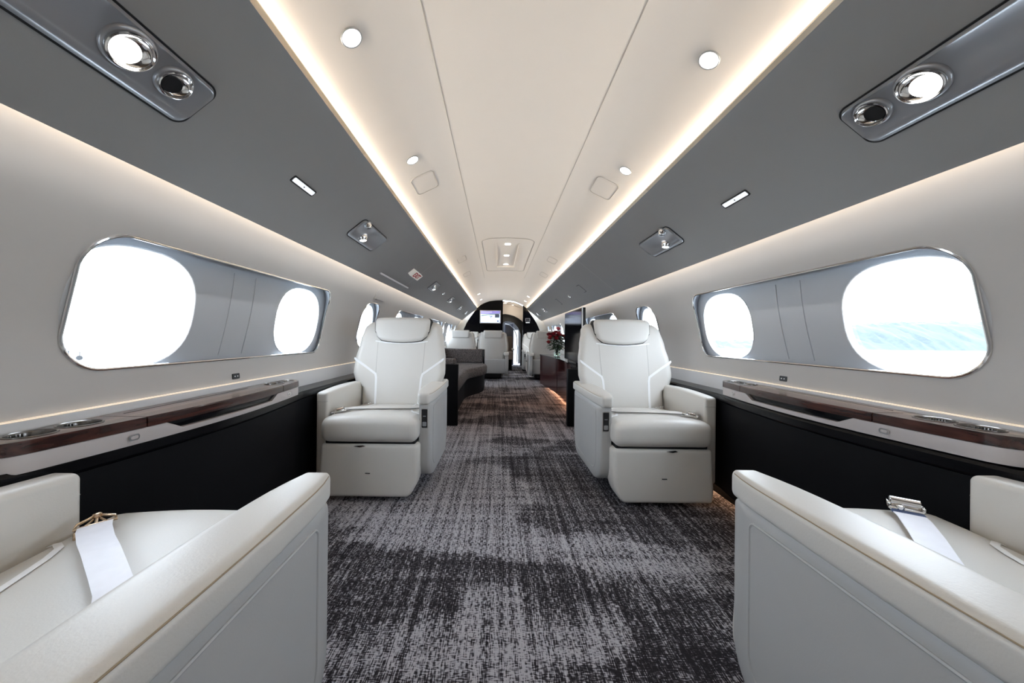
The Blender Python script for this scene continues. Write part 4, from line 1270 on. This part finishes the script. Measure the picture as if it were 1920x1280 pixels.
# vestibule beyond
k_trim += 1
extrude_profile('trim_%d' % k_trim, [(x, z - .015) for x, z in [(-x, z) for x, z in reversed(H[:7])] + H[1:7]] , YBH + .06, 11.6, M['ceiling'], 'structure', angle=50)
box('wall_left_vestibule', -.06, -.0, YBH + .05, 11.6, 0, 1.98, M['bulk'])['kind'] = 'structure'
box('wall_right_vestibule', .74, .80, YBH + .05, 11.6, 0, 1.98, M['bulk'])['kind'] = 'structure'
prism_y('wall_header_vestibule', [(-.02, 1.97), (-.02, 1.67), (.12, 1.675), (.25, 1.655), (.40, 1.61), (.52, 1.55), (.62, 1.48), (.76, 1.35), (.76, 1.72), (.60, 1.85), (.34, 1.95), (.1, 1.98)], 10.60, 10.66, M['ceiling'], None, 'structure')
# dark partition with an arched doorway at the end
dw = empty('door_1', (0, 11.6, 0), kind='structure')
arch = [(-.02, 0), (-.02, 1.52), (.10, 1.60), (.30, 1.62), (.5, 1.52), (.66, 1.34), (.76, 1.1), (.76, 0)]
prism_y('door_surround', [(-.3, 0), (-.3, 1.9), (.9, 1.9), (.9, 0), (.66, 0), (.66, 1.05), (.58, 1.28), (.44, 1.44), (.26, 1.50), (.10, 1.48), (.05, 1.40), (.05, 0)], 0, .05, M['black'], dw)
box('door_leaf', .12, .43, .12, .16, .0, 1.42, M['greydoor'], dw, .01, 2)
box('door_handle', .17, .20, .10, .13, .95, 1.08, M['black'], dw, .003, 1)
box('daylight_gap', .445, .60, .30, .32, .05, 1.20, mat('bright_doorway', (1, 1, 1), .5, emit=(.85, .92, 1.0), estr=1.4), dw)
bm = bmesh.new(); tube(bm, [(.13, .10, 1.40), (.30, .10, 1.36), (.44, .10, 1.24), (.54, .10, 1.0), (.57, .10, .6), (.56, .10, .1)], .018, 8); bm_obj('door_seal', bm, M['satin'], dw)
box('wall_end', -1.36, 1.36, 12.6, 12.65, -.02, 2.03, M['black'])['kind'] = 'structure'
for k, (x, y, lb) in enumerate(((.12, 9.95, 'nearest bright bar light on the vestibule ceiling'), (.10, 10.35, 'second bright bar light on the vestibule ceiling'), (.36, 10.52, 'slanted bright bar light far right on the vestibule ceiling'))):
    o = box('vestibule_light', x - .045, x + .045, y - .03, y + .03, hz(x) - .022, hz(x) - .016, M['lens_soft'], None, .002, 1)
    tag(o, lb, 'ceiling light', 'bar lights on the vestibule ceiling')
area('vestibule_fill', (.3, 10.0, 1.60), (0, 1, .35), .3, .2, 1.6, (1, .88, .72))  # added fill light washing the vestibule header, no fitting of its own

# screen on the bulkhead
def emis(name, c, e): return mat(name, c, .3, emit=c, estr=e)
scn = empty('wall_screen', (-.325, YBH - .035, 1.525), label='lit flight map screen on the black bulkhead', cat='screen')
box('screen_frame', -.295, .295, -.012, .03, -.185, .185, M['silver'], scn, .006, 2)
box('display', -.272, .272, -.0150, -.011, -.165, .165, emis('map_pale_blue', (.62, .72, .90), .75), scn)
box('sky_band', -.272, .272, -.0160, -.0148, .085, .165, emis('map_violet', (.22, .20, .50), .7), scn)
box('title_band', -.272, .05, -.0165, -.0158, .128, .140, emis('map_white', (.8, .8, .95), .8), scn)
bm = bmesh.new(); prism(bm, [(-.25, .02), (-.05, .055), (.15, .06), (.27, .085), (.27, .095), (.0, .08), (-.25, .045)], .001, Matrix.Translation((0, -.0165, 0)) @ Matrix.Rotation(PI / 2, 4, 'X')); bm_obj('coast_shape', bm, emis('map_green', (.16, .25, .22), .5), scn)
box('info_box', .13, .255, -.0180, -.0160, -.02, .075, emis('map_dark', (.05, .06, .09), .5), scn)
bm = bmesh.new()
T = Matrix.Translation((.03, -.0165, .01)) @ Matrix.Rotation(PI / 2, 4, 'X')
prism(bm, [(-.05, .0), (-.01, .012), (.045, .004), (.05, -.004), (-.005, -.006)], .001, T); prism(bm, [(-.012, .0), (.002, .0), (-.014, -.045), (-.024, -.045)], .001, T); prism(bm, [(-.05, .0), (-.04, .002), (-.05, .03), (-.058, .03)], .001, T)
bm_obj('aircraft_symbol', bm, emis('map_navy', (.04, .06, .14), .5), scn)
bm = bmesh.new(); lathe(bm, [(.024, 0), (.024, .001)], 20, Matrix.Translation((.215, -.0155, -.12)) @ Matrix.Rotation(PI / 2, 4, 'X')); bm_obj('compass_mark', bm, emis('map_navy2', (.10, .12, .25), .5), scn)
box('route_line', -.23, .16, -.0165, -.0158, -.072, -.066, emis('map_line', (.4, .5, .75), .7), scn)
cp = empty('control_panel', (.735, YBH - .012, 1.45), label='small framed touch panel on the right part of the black bulkhead', cat='panel')
box('panel_frame', -.066, .066, -.008, .008, -.045, .045, M['silver'], cp, .003, 1)
box('panel_display', -.058, .058, -.011, -.007, -.037, .037, M['black'], cp, .001, 1)
box('panel_switches', -.055, .055, -.010, .005, -.085, -.070, emis('switch_white', (.8, .85, .9), .9), cp, .002, 1)

# brown crew seat by the doorway
cs = empty('crew_seat', (.19, 10.06, 0), label='small brown upholstered seat with pale arm in the doorway behind the aisle', cat='seat')
rbox('seat_cushion', (0, .05, .42), (.16, .25, .12), .05, M['taupe'], cs, (4, 5, 3))
rbox('backrest', (0, .26, .72), (.15, .06, .26), .05, M['taupe'], cs, (4, 2, 5))
rbox('arm_rest', (.15, .02, .60), (.035, .24, .03), .02, M['leather'], cs, (2, 5, 2))
box('base', -.12, .12, -.12, .22, 0, .31, M['dark'], cs, .01, 2)

# ------------------------------------------------------------------ outside
gm = mat('apron_concrete', (.75, .77, .78), .9, var=.03, scale=.2)
bm = bmesh.new(); bx(bm, -900, 900, -300, 1200, -3.2, -3.0); g_ = bm_obj('apron_ground', bm, gm); tag(g_, kind='structure')
hm = mat('tree_foliage', (.040, .053, .055), .9, var=.30, scale=.8)
bm = bmesh.new(); nx, ny = 200, 14; grid = []
from mathutils import noise as mn
for i in range(nx + 1):
    x = 78 + (330 - 78) * i / nx; row = []
    for j in range(ny + 1):
        v_ = j / ny
        Yv = 150 + 60 * v_
        env = interp([(78, .10), (95, .32), (112, .20), (150, .22), (166, .45), (185, .80), (220, .9), (330, 1.0)], x)
        hgt = 15.5 * env * math.sin(PI * min(v_ * .9 + .02, 1)) + 1.6 * mn.noise(Vector((x * .35, Yv * .35, 0))) + .8 * mn.noise(Vector((x, Yv, 3)))
        row.append(bm.verts.new((x - 150, Yv - 150, hgt if 0 < j < ny else -.5)))
    grid.append(row)
for i in range(nx):
    for j in range(ny): bm.faces.new((grid[i][j], grid[i + 1][j], grid[i + 1][j + 1], grid[i][j + 1]))
bot = bm.verts
hl = bm_obj('wooded_hill', bm, hm); hl.location = (150, 150, -3.0)
tag(hl, 'pale wooded hill seen through the near right window', 'hill')
am = mat('aircraft_paint', (.22, .22, .26), .5)
ac = empty('parked_aircraft', (-60, 48, -3.0), rz=.5, label='faint small parked aircraft seen through the near left window', cat='aircraft')
bm = bmesh.new(); lathe(bm, [(.1, -4), (.5, -3.2), (.65, -1.5), (.65, 1.5), (.4, 3.2), (.12, 4.2)], 16, Matrix.Translation((0, 0, 1.9)) @ Matrix.Rotation(PI / 2, 4, 'Y')); bm_obj('fuselage', bm, am, ac)
box('wing', -.9, .6, -5, 5, 1.5, 1.62, am, ac, .03, 1); box('tail_fin', 3.2, 4.3, -.06, .06, 2.0, 3.6, am, ac, .02, 1); box('tail_plane', 3.4, 4.2, -1.7, 1.7, 3.5, 3.6, am, ac, .02, 1)
for (x, y) in ((-2.6, 0), (.2, 1.3), (.2, -1.3)):
    bm = bmesh.new(); lathe(bm, [(.35, -.1), (.35, .1)], 16, Matrix.Translation((x, y, .35)) @ Matrix.Rotation(PI / 2, 4, 'X')); tube(bm, [(x, y, .35), (x, y, 1.6)], .06, 6); bm_obj('wheel', bm, M['black'], ac)
